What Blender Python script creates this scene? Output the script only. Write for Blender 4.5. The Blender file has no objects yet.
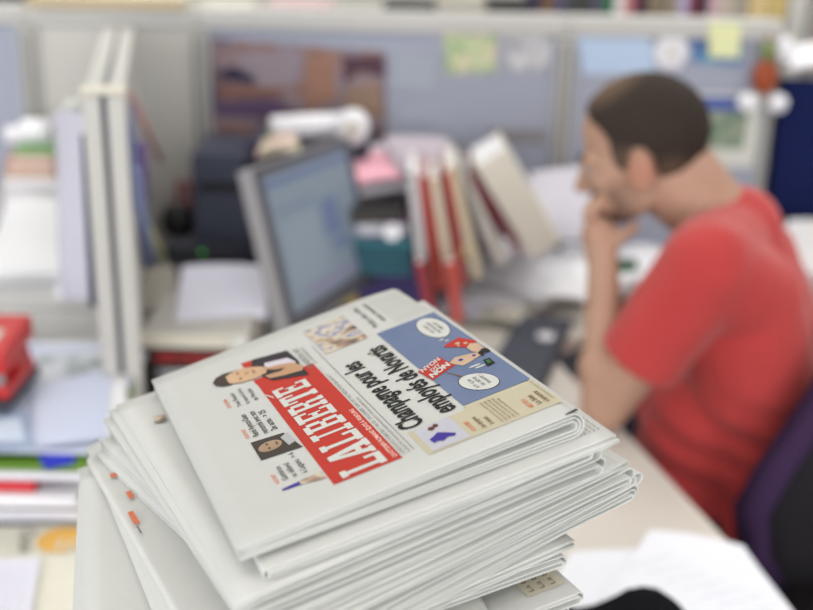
import bpy, bmesh, math, random
from mathutils import Vector, Matrix, noise
R = math.radians
random.seed(7)
S = bpy.context.scene
COL = S.collection

# ------------------------------------------------------------------ camera
F_PX = 1130.0
EYE = Vector((0, 0, 1.55))
PITCH, ROLL = R(19.4), R(1.2)
_r = Vector((1, 0, 0)); _f = Vector((0, math.cos(PITCH), -math.sin(PITCH))); _u = Vector((0, math.sin(PITCH), math.cos(PITCH)))
CR = math.cos(ROLL) * _r + math.sin(ROLL) * _u
CU = -math.sin(ROLL) * _r + math.cos(ROLL) * _u
CM = Matrix((CR, CU, -_f)).transposed()
cam_data = bpy.data.cameras.new('camera')
cam = bpy.data.objects.new('camera', cam_data); COL.objects.link(cam)
cam.matrix_world = Matrix.Translation(EYE) @ CM.to_4x4()
cam_data.sensor_width = 36.0
cam_data.lens = F_PX * 36.0 / 813.0
cam_data.clip_start = 0.05
cam_data.dof.use_dof = True
cam_data.dof.focus_distance = 0.775
cam_data.dof.aperture_fstop = 3.2
cam_data.dof.aperture_blades = 0
S.camera = cam
# ------------------------------------------------------------------ world, lights, exposure
S.view_settings.view_transform = 'Standard'
S.view_settings.look = 'None'
S.view_settings.gamma = 1.0
S.view_settings.use_curve_mapping = False
S.view_settings.exposure = -0.9
world = bpy.data.worlds.new('world'); S.world = world
world.use_nodes = True
world.node_tree.nodes['Background'].inputs[0].default_value = (0.75, 0.85, 1.0, 1)
world.node_tree.nodes['Background'].inputs[1].default_value = 1.0

def area(name, loc, rot, sx, sy, power, colour=(1, 1, 1)):
    d = bpy.data.lights.new(name, 'AREA'); d.shape = 'RECTANGLE'; d.size = sx; d.size_y = sy
    d.energy = power; d.color = colour
    o = bpy.data.objects.new(name, d); o.location = loc; o.rotation_euler = rot; COL.objects.link(o)
    return o
LAMP_W = 15.0
LAMPS = [(x, y) for y in (-1.2, 0.7, 2.6, 4.5) for x in (-2.7, -0.9, 0.9, 2.7)]
for (x, y) in LAMPS:
    area('ceiling_lamp', (x, y, 2.72), (0, 0, 0), 1.15, 0.55, LAMP_W * (0.65 if y < 2 else 1.9), (1.0, 0.985, 0.95))
area('window_daylight', (-3.9, 0.3, 1.6), (0, R(-90), 0), 1.5, 3.4, 60, (0.86, 0.93, 1.0))
area('window_daylight', (0, -2.9, 1.55), (R(90), 0, 0), 6.0, 1.5, 330, (0.97, 0.98, 1.0))

# ------------------------------------------------------------------ helpers
def U(px, py, Y=None, z=None):
    d = CM @ Vector(((px - 406.5) / F_PX, (305 - py) / F_PX, -1.0))
    t = (Y / d.y) if Y is not None else ((z - EYE.z) / d.z)
    return EYE + d * t

def lin(c):
    return tuple(((v / 255.0) / 12.92 if v <= 10 else (((v / 255.0) + 0.055) / 1.055) ** 2.4) for v in c)

MATS = {}
def M(name, c, rough=0.7, spec=0.3, vary=0.06, scale=30.0, metal=0.0, bump=0.0, c2=None):
    if name in MATS: return MATS[name]
    m = bpy.data.materials.new(name); m.use_nodes = True
    nt = m.node_tree; b = nt.nodes['Principled BSDF']
    b.inputs['Roughness'].default_value = rough
    b.inputs['Specular IOR Level'].default_value = spec
    b.inputs['Metallic'].default_value = metal
    tc = nt.nodes.new('ShaderNodeTexCoord'); nz = nt.nodes.new('ShaderNodeTexNoise')
    nz.inputs['Scale'].default_value = scale; nz.inputs['Detail'].default_value = 3
    nt.links.new(tc.outputs['Object'], nz.inputs['Vector'])
    mx = nt.nodes.new('ShaderNodeMix'); mx.data_type = 'RGBA'
    a = lin(c); bb = lin(c2) if c2 else tuple(v * (1 - vary) for v in a)
    mx.inputs[6].default_value = (*a, 1); mx.inputs[7].default_value = (*bb, 1)
    nt.links.new(nz.outputs['Fac'], mx.inputs[0]); nt.links.new(mx.outputs[2], b.inputs['Base Color'])
    if bump:
        bp = nt.nodes.new('ShaderNodeBump'); bp.inputs['Strength'].default_value = bump; bp.inputs['Distance'].default_value = 0.002
        nt.links.new(nz.outputs['Fac'], bp.inputs['Height']); nt.links.new(bp.outputs['Normal'], b.inputs['Normal'])
    MATS[name] = m
    return m

def emis(name, c, s):
    m = bpy.data.materials.new(name); m.use_nodes = True
    b = m.node_tree.nodes['Principled BSDF']
    b.inputs['Base Color'].default_value = (*lin(c), 1)
    b.inputs['Emission Color'].default_value = (*lin(c), 1); b.inputs['Emission Strength'].default_value = s
    return m

def ramp_mat(name, stops, scale, detail=4, vec=(1, 1, 1), rough=0.6, coord='Object'):
    m = bpy.data.materials.new(name); m.use_nodes = True
    nt = m.node_tree; b = nt.nodes['Principled BSDF']; b.inputs['Roughness'].default_value = rough
    tc = nt.nodes.new('ShaderNodeTexCoord'); mp = nt.nodes.new('ShaderNodeMapping'); nz = nt.nodes.new('ShaderNodeTexNoise')
    mp.inputs['Scale'].default_value = vec; nz.inputs['Scale'].default_value = scale; nz.inputs['Detail'].default_value = detail
    cr = nt.nodes.new('ShaderNodeValToRGB')
    while len(cr.color_ramp.elements) < len(stops): cr.color_ramp.elements.new(0.5)
    for e, (p, c) in zip(cr.color_ramp.elements, stops): e.position = p; e.color = (*lin(c), 1)
    nt.links.new(tc.outputs[coord], mp.inputs[0]); nt.links.new(mp.outputs[0], nz.inputs['Vector'])
    nt.links.new(nz.outputs['Fac'], cr.inputs[0]); nt.links.new(cr.outputs[0], b.inputs['Base Color'])
    return m

def link(name, bm, mat, parent=None, smooth=False, mats=None):
    me = bpy.data.meshes.new(name)
    bmesh.ops.recalc_face_normals(bm, faces=bm.faces)
    bm.to_mesh(me); bm.free()
    for q in (mats or [mat]): me.materials.append(q)
    if smooth:
        for p in me.polygons: p.use_smooth = True
    o = bpy.data.objects.new(name, me); COL.objects.link(o)
    if parent is not None: o.parent = parent
    return o

def tag(o, label, cat, group=None, kind=None):
    if label: o['label'] = label
    if cat: o['category'] = cat
    if group: o['group'] = group
    if kind: o['kind'] = kind
    return o

def empty(name, loc, label, cat, group=None, rot=(0, 0, 0), mat=None):
    o = bpy.data.objects.new(name, None); COL.objects.link(o)
    o.empty_display_size = 0.05
    if mat is not None: o.matrix_world = mat
    else: o.location = loc; o.rotation_euler = rot
    return tag(o, label, cat, group)

def box(bm, lo, hi, mtx=None, bev=0.0, mi=0):
    lo = Vector(lo); hi = Vector(hi)
    vs = [bm.verts.new((x, y, z)) for x in (lo.x, hi.x) for y in (lo.y, hi.y) for z in (lo.z, hi.z)]
    fs = []
    for q in ((0, 1, 3, 2), (4, 6, 7, 5), (0, 4, 5, 1), (2, 3, 7, 6), (0, 2, 6, 4), (1, 5, 7, 3)):
        f = bm.faces.new([vs[i] for i in q]); f.material_index = mi; fs.append(f)
    if bev:
        es = list({e for f in fs for e in f.edges})
        r = bmesh.ops.bevel(bm, geom=es, offset=bev, segments=2, affect='EDGES', profile=0.5)
        vs = list({v for f in r['faces'] for v in f.verts} | {v for v in vs if v.is_valid})
    if mtx is not None: bmesh.ops.transform(bm, matrix=mtx, verts=[v for v in vs if v.is_valid])
    return bm

def boxo(name, lo, hi, mat, parent=None, mtx=None, bev=0.0):
    bm = bmesh.new(); box(bm, lo, hi, mtx, bev); return link(name, bm, mat, parent)

def rod(bm, a, b, ra, rb=None, seg=14):
    a = Vector(a); b = Vector(b); rb = ra if rb is None else rb
    d = b - a; q = Vector((0, 0, 1)).rotation_difference(d).to_matrix().to_4x4()
    bmesh.ops.create_cone(bm, cap_ends=True, segments=seg, radius1=ra, radius2=rb, depth=d.length,
                          matrix=Matrix.Translation((a + b) / 2) @ q)

def ball(bm, c, r, rot=None, seg=20):
    if not hasattr(r, '__len__'): r = (r, r, r)
    m = Matrix.Translation(Vector(c)) @ (rot.to_4x4() if rot else Matrix.Identity(4)) @ Matrix.Diagonal((*r, 1))
    bmesh.ops.create_uvsphere(bm, u_segments=seg, v_segments=seg // 2 + 2, radius=1.0, matrix=m)

def limb(bm, a, b, ra, rb):
    a = Vector(a); b = Vector(b); rod(bm, a, b, ra, rb, 20); ball(bm, a, ra); ball(bm, b, rb)

def frame3(x, y):
    x = Vector(x).normalized(); z = x.cross(Vector(y)).normalized(); y = z.cross(x)
    return Matrix((x, y, z)).transposed()

def sheet(name, c, mat, parent=None, th=0.0006, curl=0.0, nx=8, ny=8, layers=1, jit=0.0, gap=0.0015, sag=None, seed=0):
    """c: four world corners of a paper sheet (a, b, c, d); a gentle bulge 'curl' along the normal."""
    rnd = random.Random(seed)
    a, b, cc, d = [Vector(p) for p in c]
    n = (b - a).cross(d - a).normalized()
    if n.z < 0: n = -n
    bm = bmesh.new()
    for L in range(layers):
        ox = Vector((rnd.uniform(-jit, jit), rnd.uniform(-jit, jit), 0)); ang = rnd.uniform(-jit, jit) * 2
        off = -n * gap * L
        grids = []
        for side in (0, 1):
            g = []
            for i in range(nx + 1):
                row = []
                for j in range(ny + 1):
                    s, t = i / nx, j / ny
                    p = (a * (1 - s) + b * s) * (1 - t) + (d * (1 - s) + cc * s) * t
                    ctr = (a + b + cc + d) / 4
                    q = p - ctr; q = Matrix.Rotation(ang, 3, n) @ q
                    k = curl * (math.sin(math.pi * s) + 0.3 * math.sin(2 * math.pi * t + L))
                    p = ctr + q + ox + off + n * (k - side * (th if layers == 1 else gap * 0.85))
                    row.append(bm.verts.new(p))
                g.append(row)
            grids.append(g)
        for g in grids:
            for i in range(nx):
                for j in range(ny):
                    bm.faces.new((g[i][j], g[i + 1][j], g[i + 1][j + 1], g[i][j + 1]))
        g, h = grids
        rim = [(i, 0) for i in range(nx)] + [(nx, j) for j in range(ny)] + [(i, ny) for i in range(nx, 0, -1)] + [(0, j) for j in range(ny, 0, -1)]
        for k in range(len(rim)):
            i, j = rim[k]; i2, j2 = rim[(k + 1) % len(rim)]
            bm.faces.new((g[i][j], g[i2][j2], h[i2][j2], h[i][j]))
    return link(name, bm, mat, parent, smooth=False)

def text_mesh(s, bold=0.0):
    cu = bpy.data.curves.new('t', 'FONT'); cu.body = s; cu.size = 1.0; cu.offset = bold; cu.resolution_u = 3
    o = bpy.data.objects.new('t', cu); COL.objects.link(o)
    dg = bpy.context.evaluated_depsgraph_get(); dg.update()
    me = bpy.data.meshes.new_from_object(o.evaluated_get(dg))
    bpy.data.objects.remove(o); bpy.data.curves.remove(cu)
    vs = [v.co.copy() for v in me.vertices]; fs = [tuple(p.vertices) for p in me.polygons]
    bpy.data.meshes.remove(me)
    return vs, fs

def flat_text(bm, s, org, ux, uy, width, height, bold=0.0, mi=0):
    """lay text on a plane: org = left end of the baseline, ux/uy unit vectors, width/height of the whole line"""
    vs, fs = text_mesh(s, bold)
    x0 = min(v.x for v in vs); x1 = max(v.x for v in vs)
    nv = [bm.verts.new(org + ux * ((v.x - x0) / (x1 - x0) * width) + uy * (v.y / 0.73 * height)) for v in vs]
    for f in fs:
        try: bm.faces.new([nv[i] for i in f]).material_index = mi
        except ValueError: pass

# ------------------------------------------------------------------ materials
WHITE = M('white_paper', (232, 231, 236), 0.75)
LILAC = M('lilac_white_paper', (218, 217, 230), 0.75)
NEWS = M('newsprint', (192, 192, 188), 0.85, 0.15, 0.05, 60, bump=0.15)
GREY = M('grey_frame_metal', (186, 184, 180), 0.45, 0.4, 0.05, 8)
LAMI = M('light_grey_laminate', (200, 197, 192), 0.5, 0.4, 0.04, 5)
LAMD = M('mid_grey_laminate', (168, 165, 164), 0.6, 0.3, 0.04, 5)
FABB = M('blue_grey_fabric', (168, 172, 188), 0.95, 0.1, 0.12, 220, bump=0.3)
NAVY = M('navy_fabric', (26, 34, 78), 0.95, 0.1, 0.15, 220, bump=0.3)
DESK = M('beige_desk_laminate', (212, 207, 198), 0.45, 0.4, 0.03, 6)
BLACK = M('black_plastic', (28, 28, 30), 0.4, 0.4, 0.2, 20)
DARK = M('dark_grey_plastic', (62, 64, 74), 0.45, 0.4, 0.1, 20)
CREAM = M('cream_plastic', (204, 199, 186), 0.5, 0.3, 0.05, 10)
TAN = M('tan_wood', (192, 170, 132), 0.5, 0.3, 0.15, 12)
RED = M('red_enamel', (188, 36, 36), 0.35, 0.5, 0.05, 20)
INK = M('black_ink', (34, 33, 32), 0.8, 0.2, 0.1, 90)
GINK = M('grey_ink', (120, 118, 112), 0.85, 0.1, 0.1, 90)
LINK = M('light_grey_ink', (168, 167, 161), 0.85, 0.1, 0.1, 90)
OINK = M('orange_ink', (214, 120, 84), 0.8, 0.2, 0.1, 90)
RINK = M('red_ink', (178, 50, 38), 0.75, 0.2, 0.06, 90)
WINK = M('unprinted_white', (198, 198, 193), 0.85, 0.15, 0.03, 90)
BINK = M('cartoon_blue_ink', (86, 100, 132), 0.8, 0.2, 0.0, 14, c2=(116, 128, 156))
BEIGE = M('beige_ink', (188, 180, 156), 0.85, 0.1, 0.05, 40)
SKINK = M('pink_ink', (196, 168, 142), 0.8, 0.2, 0.2, 60)
VINK = M('violet_ink', (62, 50, 140), 0.8, 0.2, 0.1, 60)
BRINK = M('brown_ink', (120, 82, 50), 0.8, 0.2, 0.2, 90)
GRINK = M('green_ink', (60, 110, 70), 0.8, 0.2, 0.2, 90)
PHOT = ramp_mat('newspaper_photo', [(0.30, (40, 34, 40)), (0.42, (150, 120, 100)), (0.50, (196, 184, 160)), (0.58, (110, 112, 150)), (0.66, (200, 190, 170)), (0.72, (90, 86, 96))], 45, 4)

# ------------------------------------------------------------------ setting
def struct(name, lo, hi, mat):
    return tag(boxo(name, lo, hi, mat), None, None, kind='structure')
CARPET = M('grey_carpet', (96, 98, 106), 0.98, 0.05, 0.3, 150, bump=0.5)
WALLM = M('white_wall_paint', (216, 214, 208), 0.9, 0.1, 0.03, 3)
struct('floor', (-4, -3, -0.05), (4, 6, 0), CARPET)
struct('ceiling', (-4, -3, 2.8), (4, 6, 2.85), WALLM)
struct('wall_back', (-4, 6, 0), (4, 6.1, 2.8), WALLM)
struct('wall_front', (-4, -3.1, 0), (4, -3, 0.8), WALLM)
struct('wall_front_lintel', (-4, -3.1, 2.3), (4, -3, 2.8), WALLM)
struct('wall_front_pier', (-4, -3.1, 0.8), (-3, -3, 2.3), WALLM)
struct('wall_front_pier', (3, -3.1, 0.8), (4, -3, 2.3), WALLM)
struct('wall_right', (4, -3, 0), (4.1, 6, 2.8), WALLM)
bm = bmesh.new()
for lo, hi in (((-4.1, -3, 0), (-4, 6, 0.85)), ((-4.1, -3, 2.35), (-4, 6, 2.8)), ((-4.1, -3, 0.85), (-4, -1.4, 2.35)), ((-4.1, 2.0, 0.85), (-4, 6, 2.35))):
    box(bm, lo, hi)
tag(link('wall_left', bm, WALLM), None, None, kind='structure')
bm = bmesh.new()
for y in (-1.4, -0.27, 0.86, 1.94): box(bm, (-4.06, y, 0.85), (-4.0, y + 0.06, 2.35))
for z in (0.85, 2.29): box(bm, (-4.06, -1.4, z), (-4.0, 2.0, z + 0.06))
win = tag(link('window_1', bm, GREY), None, None, kind='structure')
bm = bmesh.new()
for x in (-3.0, -1.02, 0.96, 2.94): box(bm, (x, -3.06, 0.8), (x + 0.06, -3.0, 2.3))
for z in (0.8, 2.24): box(bm, (-3, -3.06, z), (3, -3.0, z + 0.06))
win2 = tag(link('window_2', bm, GREY), None, None, kind='structure')
GLASS = bpy.data.materials.new('window_glass'); GLASS.use_nodes = True
_b = GLASS.node_tree.nodes['Principled BSDF']; _b.inputs['Transmission Weight'].default_value = 1; _b.inputs['Roughness'].default_value = 0
boxo('window_pane', (-4.035, -1.36, 0.9), (-4.03, 1.97, 2.3), GLASS, win)
boxo('window_pane', (-2.97, -3.035, 0.83), (2.97, -3.03, 2.27), GLASS, win2)
DIFF = emis('lamp_diffuser', (250, 248, 240), 1.2)
fix = None
for i, (x, y) in enumerate(LAMPS):
    t = empty('ceiling_light', (x, y, 2.8), 'recessed rectangular office light in the white ceiling', 'light', 'office ceiling lights')
    if fix is None:
        bm = bmesh.new()
        box(bm, (-0.62, -0.32, -0.06), (0.62, -0.29, 0)); box(bm, (-0.62, 0.29, -0.06), (0.62, 0.32, 0))
        box(bm, (-0.62, -0.29, -0.06), (-0.59, 0.29, 0)); box(bm, (0.59, -0.29, -0.06), (0.62, 0.29, 0))
        a = link('light_frame', bm, WALLM, t); b = boxo('diffuser', (-0.59, -0.29, -0.03), (0.59, 0.29, -0.02), DIFF, t)
        fix = (a, b)
    else:
        for q in fix:
            c = q.copy(); COL.objects.link(c); c.parent = t

# ------------------------------------------------------------------ desks
DZ = 0.73
E1 = U(632, 440, z=DZ); E2 = U(813, 632, z=DZ)
def slab_poly(name, pts, z0, z1, mat, parent=None, bev=0.004):
    bm = bmesh.new()
    vs = [bm.verts.new((p[0], p[1], z0)) for p in pts]
    f = bm.faces.new(vs)
    r = bmesh.ops.extrude_face_region(bm, geom=[f])
    for v in r['geom']:
        if isinstance(v, bmesh.types.BMVert): v.co.z = z1
    if bev: bmesh.ops.bevel(bm, geom=[e for e in bm.edges if abs(e.verts[0].co.z - e.verts[1].co.z) < 1e-6], offset=bev, segments=2, affect='EDGES')
    return link(name, bm, mat, parent)
dirE = (E1 - E2).normalized()
EA = E2 - dirE * 0.45
EB = E1 + dirE * 0.42
_n0 = U(103, 95, Y=1.62); _n1 = U(119, 22, Y=2.57); DX0, DY0, DX1 = _n0.x, _n0.y, _n1.x
desk = empty('office_desk', (0.2, 1.6, 0), 'beige laminate corner desk with the tall newspaper stack and the keyboard on it', 'desk')
slab_poly('desk_top', [(-0.45, 0.42), (EA.x, 0.42), (EA.x, EA.y), (E2.x, E2.y), (E1.x, E1.y), (EB.x, EB.y), (EB.x + 0.12, EB.y + 0.1), (1.35, EB.y + 0.12), (1.35, 2.41), (0.80, 2.41), (0.80, 2.57), (DX1 + 0.05, 2.57), (DX0 + 0.05, DY0 - 0.03), (-0.45, DY0 - 0.03)], 0.70, DZ, DESK)
bpy.data.objects['desk_top'].parent = desk; bpy.data.objects['desk_top'].matrix_parent_inverse = Matrix.Translation((-0.2, -1.6, 0))
for (x, y) in ((-0.40, 0.5), (0.42, 0.5), (-0.40, 2.5), (1.28, 2.36), (1.28, 2.2)):
    bm = bmesh.new(); rod(bm, (x - 0.2, y - 1.6, 0), (x - 0.2, y - 1.6, 0.70), 0.025); link('leg', bm, GREY, desk)
d2 = empty('office_desk', (-1.1, 1.6, 0), 'neighbouring desk left of the divider, buried under magazines and trays', 'desk')
slab_poly('desk_top', [(-1.8, 0.6), (-0.456, 0.6), (-0.456, DY0 - 0.03), (DX0 - 0.05, DY0 - 0.03), (DX1 - 0.05, 2.57), (-1.8, 2.57)], 0.70, DZ, DESK, d2)
d2.children[0].matrix_parent_inverse = Matrix.Translation((1.1, -1.6, 0))
for (x, y) in ((-0.65, -0.95), (0.6, -0.95), (-0.65, 0.9), (0.3, 0.9)):
    bm = bmesh.new(); rod(bm, (x, y, 0), (x, y, 0.70), 0.025); link('leg', bm, GREY, d2)

# ------------------------------------------------------------------ cubicle partitions, row at the back
PY = 2.60
ZT = U(406, 13, Y=PY).z
def bx(px, py=140, Y=PY): return U(px, py, Y=Y).x
posts = [bx(4, 60), bx(29, 60), bx(200, 60), bx(566, 60), bx(779, 60)]
def partition(name, x0, x1, mat, label, z0=0.04, y=PY):
    t = empty(name, ((x0 + x1) / 2, y + 0.02, 0), label, 'partition', 'cubicle partitions')
    w = (x1 - x0) / 2
    boxo('panel', (-w + 0.02, -0.012, z0), (w - 0.02, 0.03, ZT - 0.04), mat, t)
    boxo('top_rail', (-w, -0.03, ZT - 0.042), (w, 0.05, ZT), GREY, t, bev=0.004)
    boxo('bottom_rail', (-w, -0.02, 0.0), (w, 0.04, 0.06), GREY, t)
    for s in (-1, 1):
        boxo('post', (s * (w - 0.0105) - 0.0102, -0.027, 0), (s * (w - 0.0105) + 0.0102, 0.047, ZT - 0.043), GREY, t, bev=0.004)
        boxo('post_groove', (s * (w - 0.0105) - 0.002, -0.0285, 0.01), (s * (w - 0.0105) + 0.002, -0.0265, ZT - 0.06), DARK, t)
    return t
partition('cubicle_partition', bx(-330, 60), posts[1] - 0.0003, FABB, 'blue fabric partition panel at the far left edge of the picture')
partition('cubicle_partition', posts[1] + 0.0003, posts[2] - 0.0003, LAMI, 'plain light grey laminate partition panel behind the end of the divider')
partition('cubicle_partition', posts[2] + 0.0003, posts[3] - 0.0003, FABB, 'wide blue grey fabric partition panel with the city poster on it')
partition('cubicle_partition', posts[3] + 0.0003, posts[4] - 0.0003, FABB, 'blue fabric partition panel behind the head of the man, pinned with pictures')
t = empty('cubicle_partition', (bx(900, 100, 2.60), 2.60, 0), 'low navy blue partition screen at the right edge behind the man', 'partition')
x0 = U(789, 72, Y=2.60).x - t.location.x
zt = U(795, 70, Y=2.60).z
boxo('panel', (x0, -0.015, 0.06), (0.5, 0.02, zt - 0.02), NAVY, t, bev=0.004)
boxo('edge_trim', (x0 - 0.012, -0.02, 0.0), (x0 - 0.001, 0.025, zt - 0.02), NAVY, t)
tag(sheet('paper_sheet', [U(790, 68, Y=2.57), U(850, 66, Y=2.57), U(850, 46, Y=2.66), U(792, 46, Y=2.66)], WHITE, curl=0.01, layers=3, gap=0.004), 'white papers lying on top of the navy screen', 'paper')
# tan ledge and cream top over the left panel
xl, xr = bx(34, 16), bx(188, 20)
t = empty('shelf_board', ((xl + xr) / 2, PY + 0.1, ZT), 'cream shelf board with a tan edge on top of the light grey partition', 'shelf')
boxo('board', (-(xr - xl) / 2, -0.13, 0.001), ((xr - xl) / 2, 0.25, 0.022), CREAM, t)
boxo('edge_strip', (-(xr - xl) / 2, -0.138, 0.001), ((xr - xl) / 2, -0.131, 0.022), TAN, t)

# divider whose end faces the camera
N0 = U(103, 95, Y=1.62); N1 = U(119, 22, Y=PY - 0.03)
zN = N0.z
dv = Vector((N1.x - N0.x, N1.y - N0.y, 0)); L = dv.length - 0.03; ang = math.atan2(dv.y, dv.x)
t = empty('divider_screen', (N0.x, N0.y, 0), 'double grey divider screen standing end on between the two desks', 'partition', rot=(0, 0, ang))
boxo('left_panel', (0.0, 0.0045, 0.02), (L, 0.030, zN), GREY, t, bev=0.003)
boxo('right_panel', (0.0, -0.030, 0.02), (L, -0.0045, zN), GREY, t, bev=0.003)
boxo('core', (0.006, -0.0045, 0.02), (L, 0.0045, zN - 0.004), DARK, t)
boxo('end_cap', (-0.006, -0.032, zN + 0.0005), (0.045, 0.032, zN + 0.008), CREAM, t, bev=0.002)
boxo('foot', (0.0, -0.06, 0.0), (0.06, 0.06, 0.02), DARK, t)
DVM = t.matrix_basis.copy()
DVM = Matrix.Translation((N0.x, N0.y, 0)) @ Matrix.Rotation(ang, 4, 'Z')

# ------------------------------------------------------------------ far shelf with books beyond the partitions
FY = 3.25
fs = empty('low_bookcase', (0.3, FY + 0.2, 0), 'low grey bookcase beyond the partitions carrying a row of books', 'bookcase')
SZ = 1.11
boxo('top_board', (-1.9, -0.2, SZ - 0.03), (1.5, 0.2, SZ), LAMD, fs)
boxo('back_panel', (-1.9, 0.18, 0.02), (1.5, 0.2, SZ - 0.031), LAMD, fs)
for x in (-1.9, -0.8, 0.35, 1.47): boxo('side_panel', (x, -0.2, 0), (x + 0.03, 0.179, SZ - 0.031), LAMD, fs)
def book(name, loc, w, d, h, mat, label, cat='book', group=None, rot=(0, 0, 0), mtx=None, lying=False):
    """upright book: spine faces -Y. w thickness (X), d depth (Y), h height (Z)"""
    t = empty(name, loc, label, cat, group, rot=rot, mat=mtx)
    bm = bmesh.new(); c = min(0.004, w * 0.15)
    box(bm, (-w / 2, 0, 0), (-w / 2 + c, d, h)); box(bm, (w / 2 - c, 0, 0), (w / 2, d, h)); box(bm, (-w / 2, -c, 0), (w / 2, 0, h))
    link('cover', bm, mat, t)
    boxo('page_block', (-w / 2 + c, 0.001, 0.003), (w / 2 - c, d - 0.004, h - 0.004), WHITE, t)
    return t
cols = [(534, 10, (60, 48, 80), 'dark purple'), (545, 11, (122, 92, 60), 'brown'), (557, 12, (90, 84, 110), 'slate'), (569, 11, (70, 74, 76), 'charcoal'), (581, 11, (64, 68, 60), 'dark olive'),
        (593, 12, (86, 80, 100), 'grey violet'), (605, 11, (50, 112, 78), 'green'), (616, 10, (226, 214, 214), 'white'), (626, 9, (190, 120, 120), 'rose'), (636, 11, (72, 34, 60), 'plum'),
        (652, 18, (130, 116, 96), 'wide khaki'), (668, 12, (148, 136, 120), 'taupe'), (679, 9, (184, 172, 204), 'lilac'), (689, 10, (110, 40, 60), 'wine red'), (699, 9, (62, 46, 56), 'near black'),
        (709, 10, (200, 168, 176), 'pale pink'), (721, 13, (188, 176, 160), 'beige'), (735, 14, (160, 150, 136), 'stone grey'), (753, 20, (204, 180, 128), 'wide ochre'), (772, 16, (196, 172, 110), 'mustard'), (792, 20, (190, 186, 180), 'wide pale grey'), (814, 20, (150, 146, 140), 'wide mid grey')]
for px, wpx, c, nm in cols:
    p = U(px, 5, Y=FY - 0.1)
    w = wpx * 3.15 / F_PX
    book('book', (p.x, FY - 0.15, SZ), w * 0.93, 0.2, 0.27 + 0.03 * math.sin(px), M('cover_' + nm.replace(' ', '_'), c, 0.6), f'upright {nm} book in the row on the far bookcase', group='books on the far bookcase')
def boxfile(px0, px1, py0, mat, label, nm='box_file', cat='box'):
    a = U(px0, py0, Y=FY - 0.1); b = U(px1, py0, Y=FY - 0.1); w = (b.x - a.x) / 2
    t = empty(nm, ((a.x + b.x) / 2, FY - 0.16, SZ), label, cat)
    h = a.z - SZ
    boxo('body', (-w, 0, 0), (w, 0.26, h * 0.93), mat, t, bev=0.004)
    boxo('lid', (-w - 0.002, -0.002, h * 0.93 + 0.0005), (w + 0.002, 0.262, h), mat, t, bev=0.003)
boxfile(487, 529, 2, M('black_card', (22, 22, 26), 0.6), 'black box beside the book row on the far bookcase')
boxfile(440, 484, -2, M('pale_card', (190, 184, 172), 0.6), 'pale beige box between two dark boxes on the far bookcase')
boxfile(384, 436, 4, M('charcoal_card', (42, 42, 40), 0.6), 'low charcoal box on the far bookcase above the poster corner')
boxfile(268, 330, 2, M('mauve_card', (206, 178, 182), 0.6), 'pale mauve box on the far bookcase above the poster')
boxfile(-60, 30, -14, BLACK, 'black box at the left end of the far bookcase')
boxfile(60, 250, 2, CREAM, 'long cream box on the far bookcase at the left')

# ------------------------------------------------------------------ poster and pinned papers
fY = PY + 0.02 - 0.012 - 0.003
def pinned(name, quad, mat, label, cat, y=None, group=None, th=0.0015, curl=0.004, pin=True, grp=None):
    y = y or fY
    q = [U(a, b, Y=y) for a, b in quad]
    c = (q[0] + q[1] + q[2] + q[3]) / 4
    o = sheet(name, q, mat, th=th, curl=0, nx=4, ny=4)
    o.data.transform(Matrix.Translation(-c)); o.location = c
    tag(o, label, cat, group)
    if pin:
        tp = (q[0] + q[1]) / 2 - c
        bm = bmesh.new(); rod(bm, tp + Vector((0, -0.001, -0.008)), tp + Vector((0, -0.008, -0.008)), 0.004, 0.003, 10)
        link('pin', bm, GREY, o)
    return o
POSTER = bpy.data.materials.new('city_poster_print'); POSTER.use_nodes = True
nt = POSTER.node_tree; b = nt.nodes['Principled BSDF']; b.inputs['Roughness'].default_value = 0.5
tc = nt.nodes.new('ShaderNodeTexCoord'); mp = nt.nodes.new('ShaderNodeMapping'); mp.inputs['Scale'].default_value = (9, 1, 12)
nz = nt.nodes.new('ShaderNodeTexNoise'); nz.inputs['Scale'].default_value = 1.0; nz.inputs['Detail'].default_value = 5
mp.inputs['Location'].default_value = (3.3, 0, 1.2)
cr = nt.nodes.new('ShaderNodeValToRGB')
st = [(0.26, (40, 34, 52)), (0.38, (82, 72, 104)), (0.46, (120, 96, 96)), (0.53, (136, 124, 138)), (0.62, (140, 104, 92)), (0.72, (84, 48, 60))]
while len(cr.color_ramp.elements) < len(st): cr.color_ramp.elements.new(0.5)
for e, (p, c) in zip(cr.color_ramp.elements, st): e.position = p; e.color = (*lin(c), 1)
nt.links.new(tc.outputs['Object'], mp.inputs[0]); nt.links.new(mp.outputs[0], nz.inputs[0]); nt.links.new(nz.outputs['Fac'], cr.inputs[0])
nt.links.new(cr.outputs[0], b.inputs['Base Color'])
pinned('poster', [(211, 38), (386, 52), (387, 150), (214, 188)], POSTER, 'large dusk city poster in purple and orange on the blue partition', 'poster', pin=False)
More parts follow.
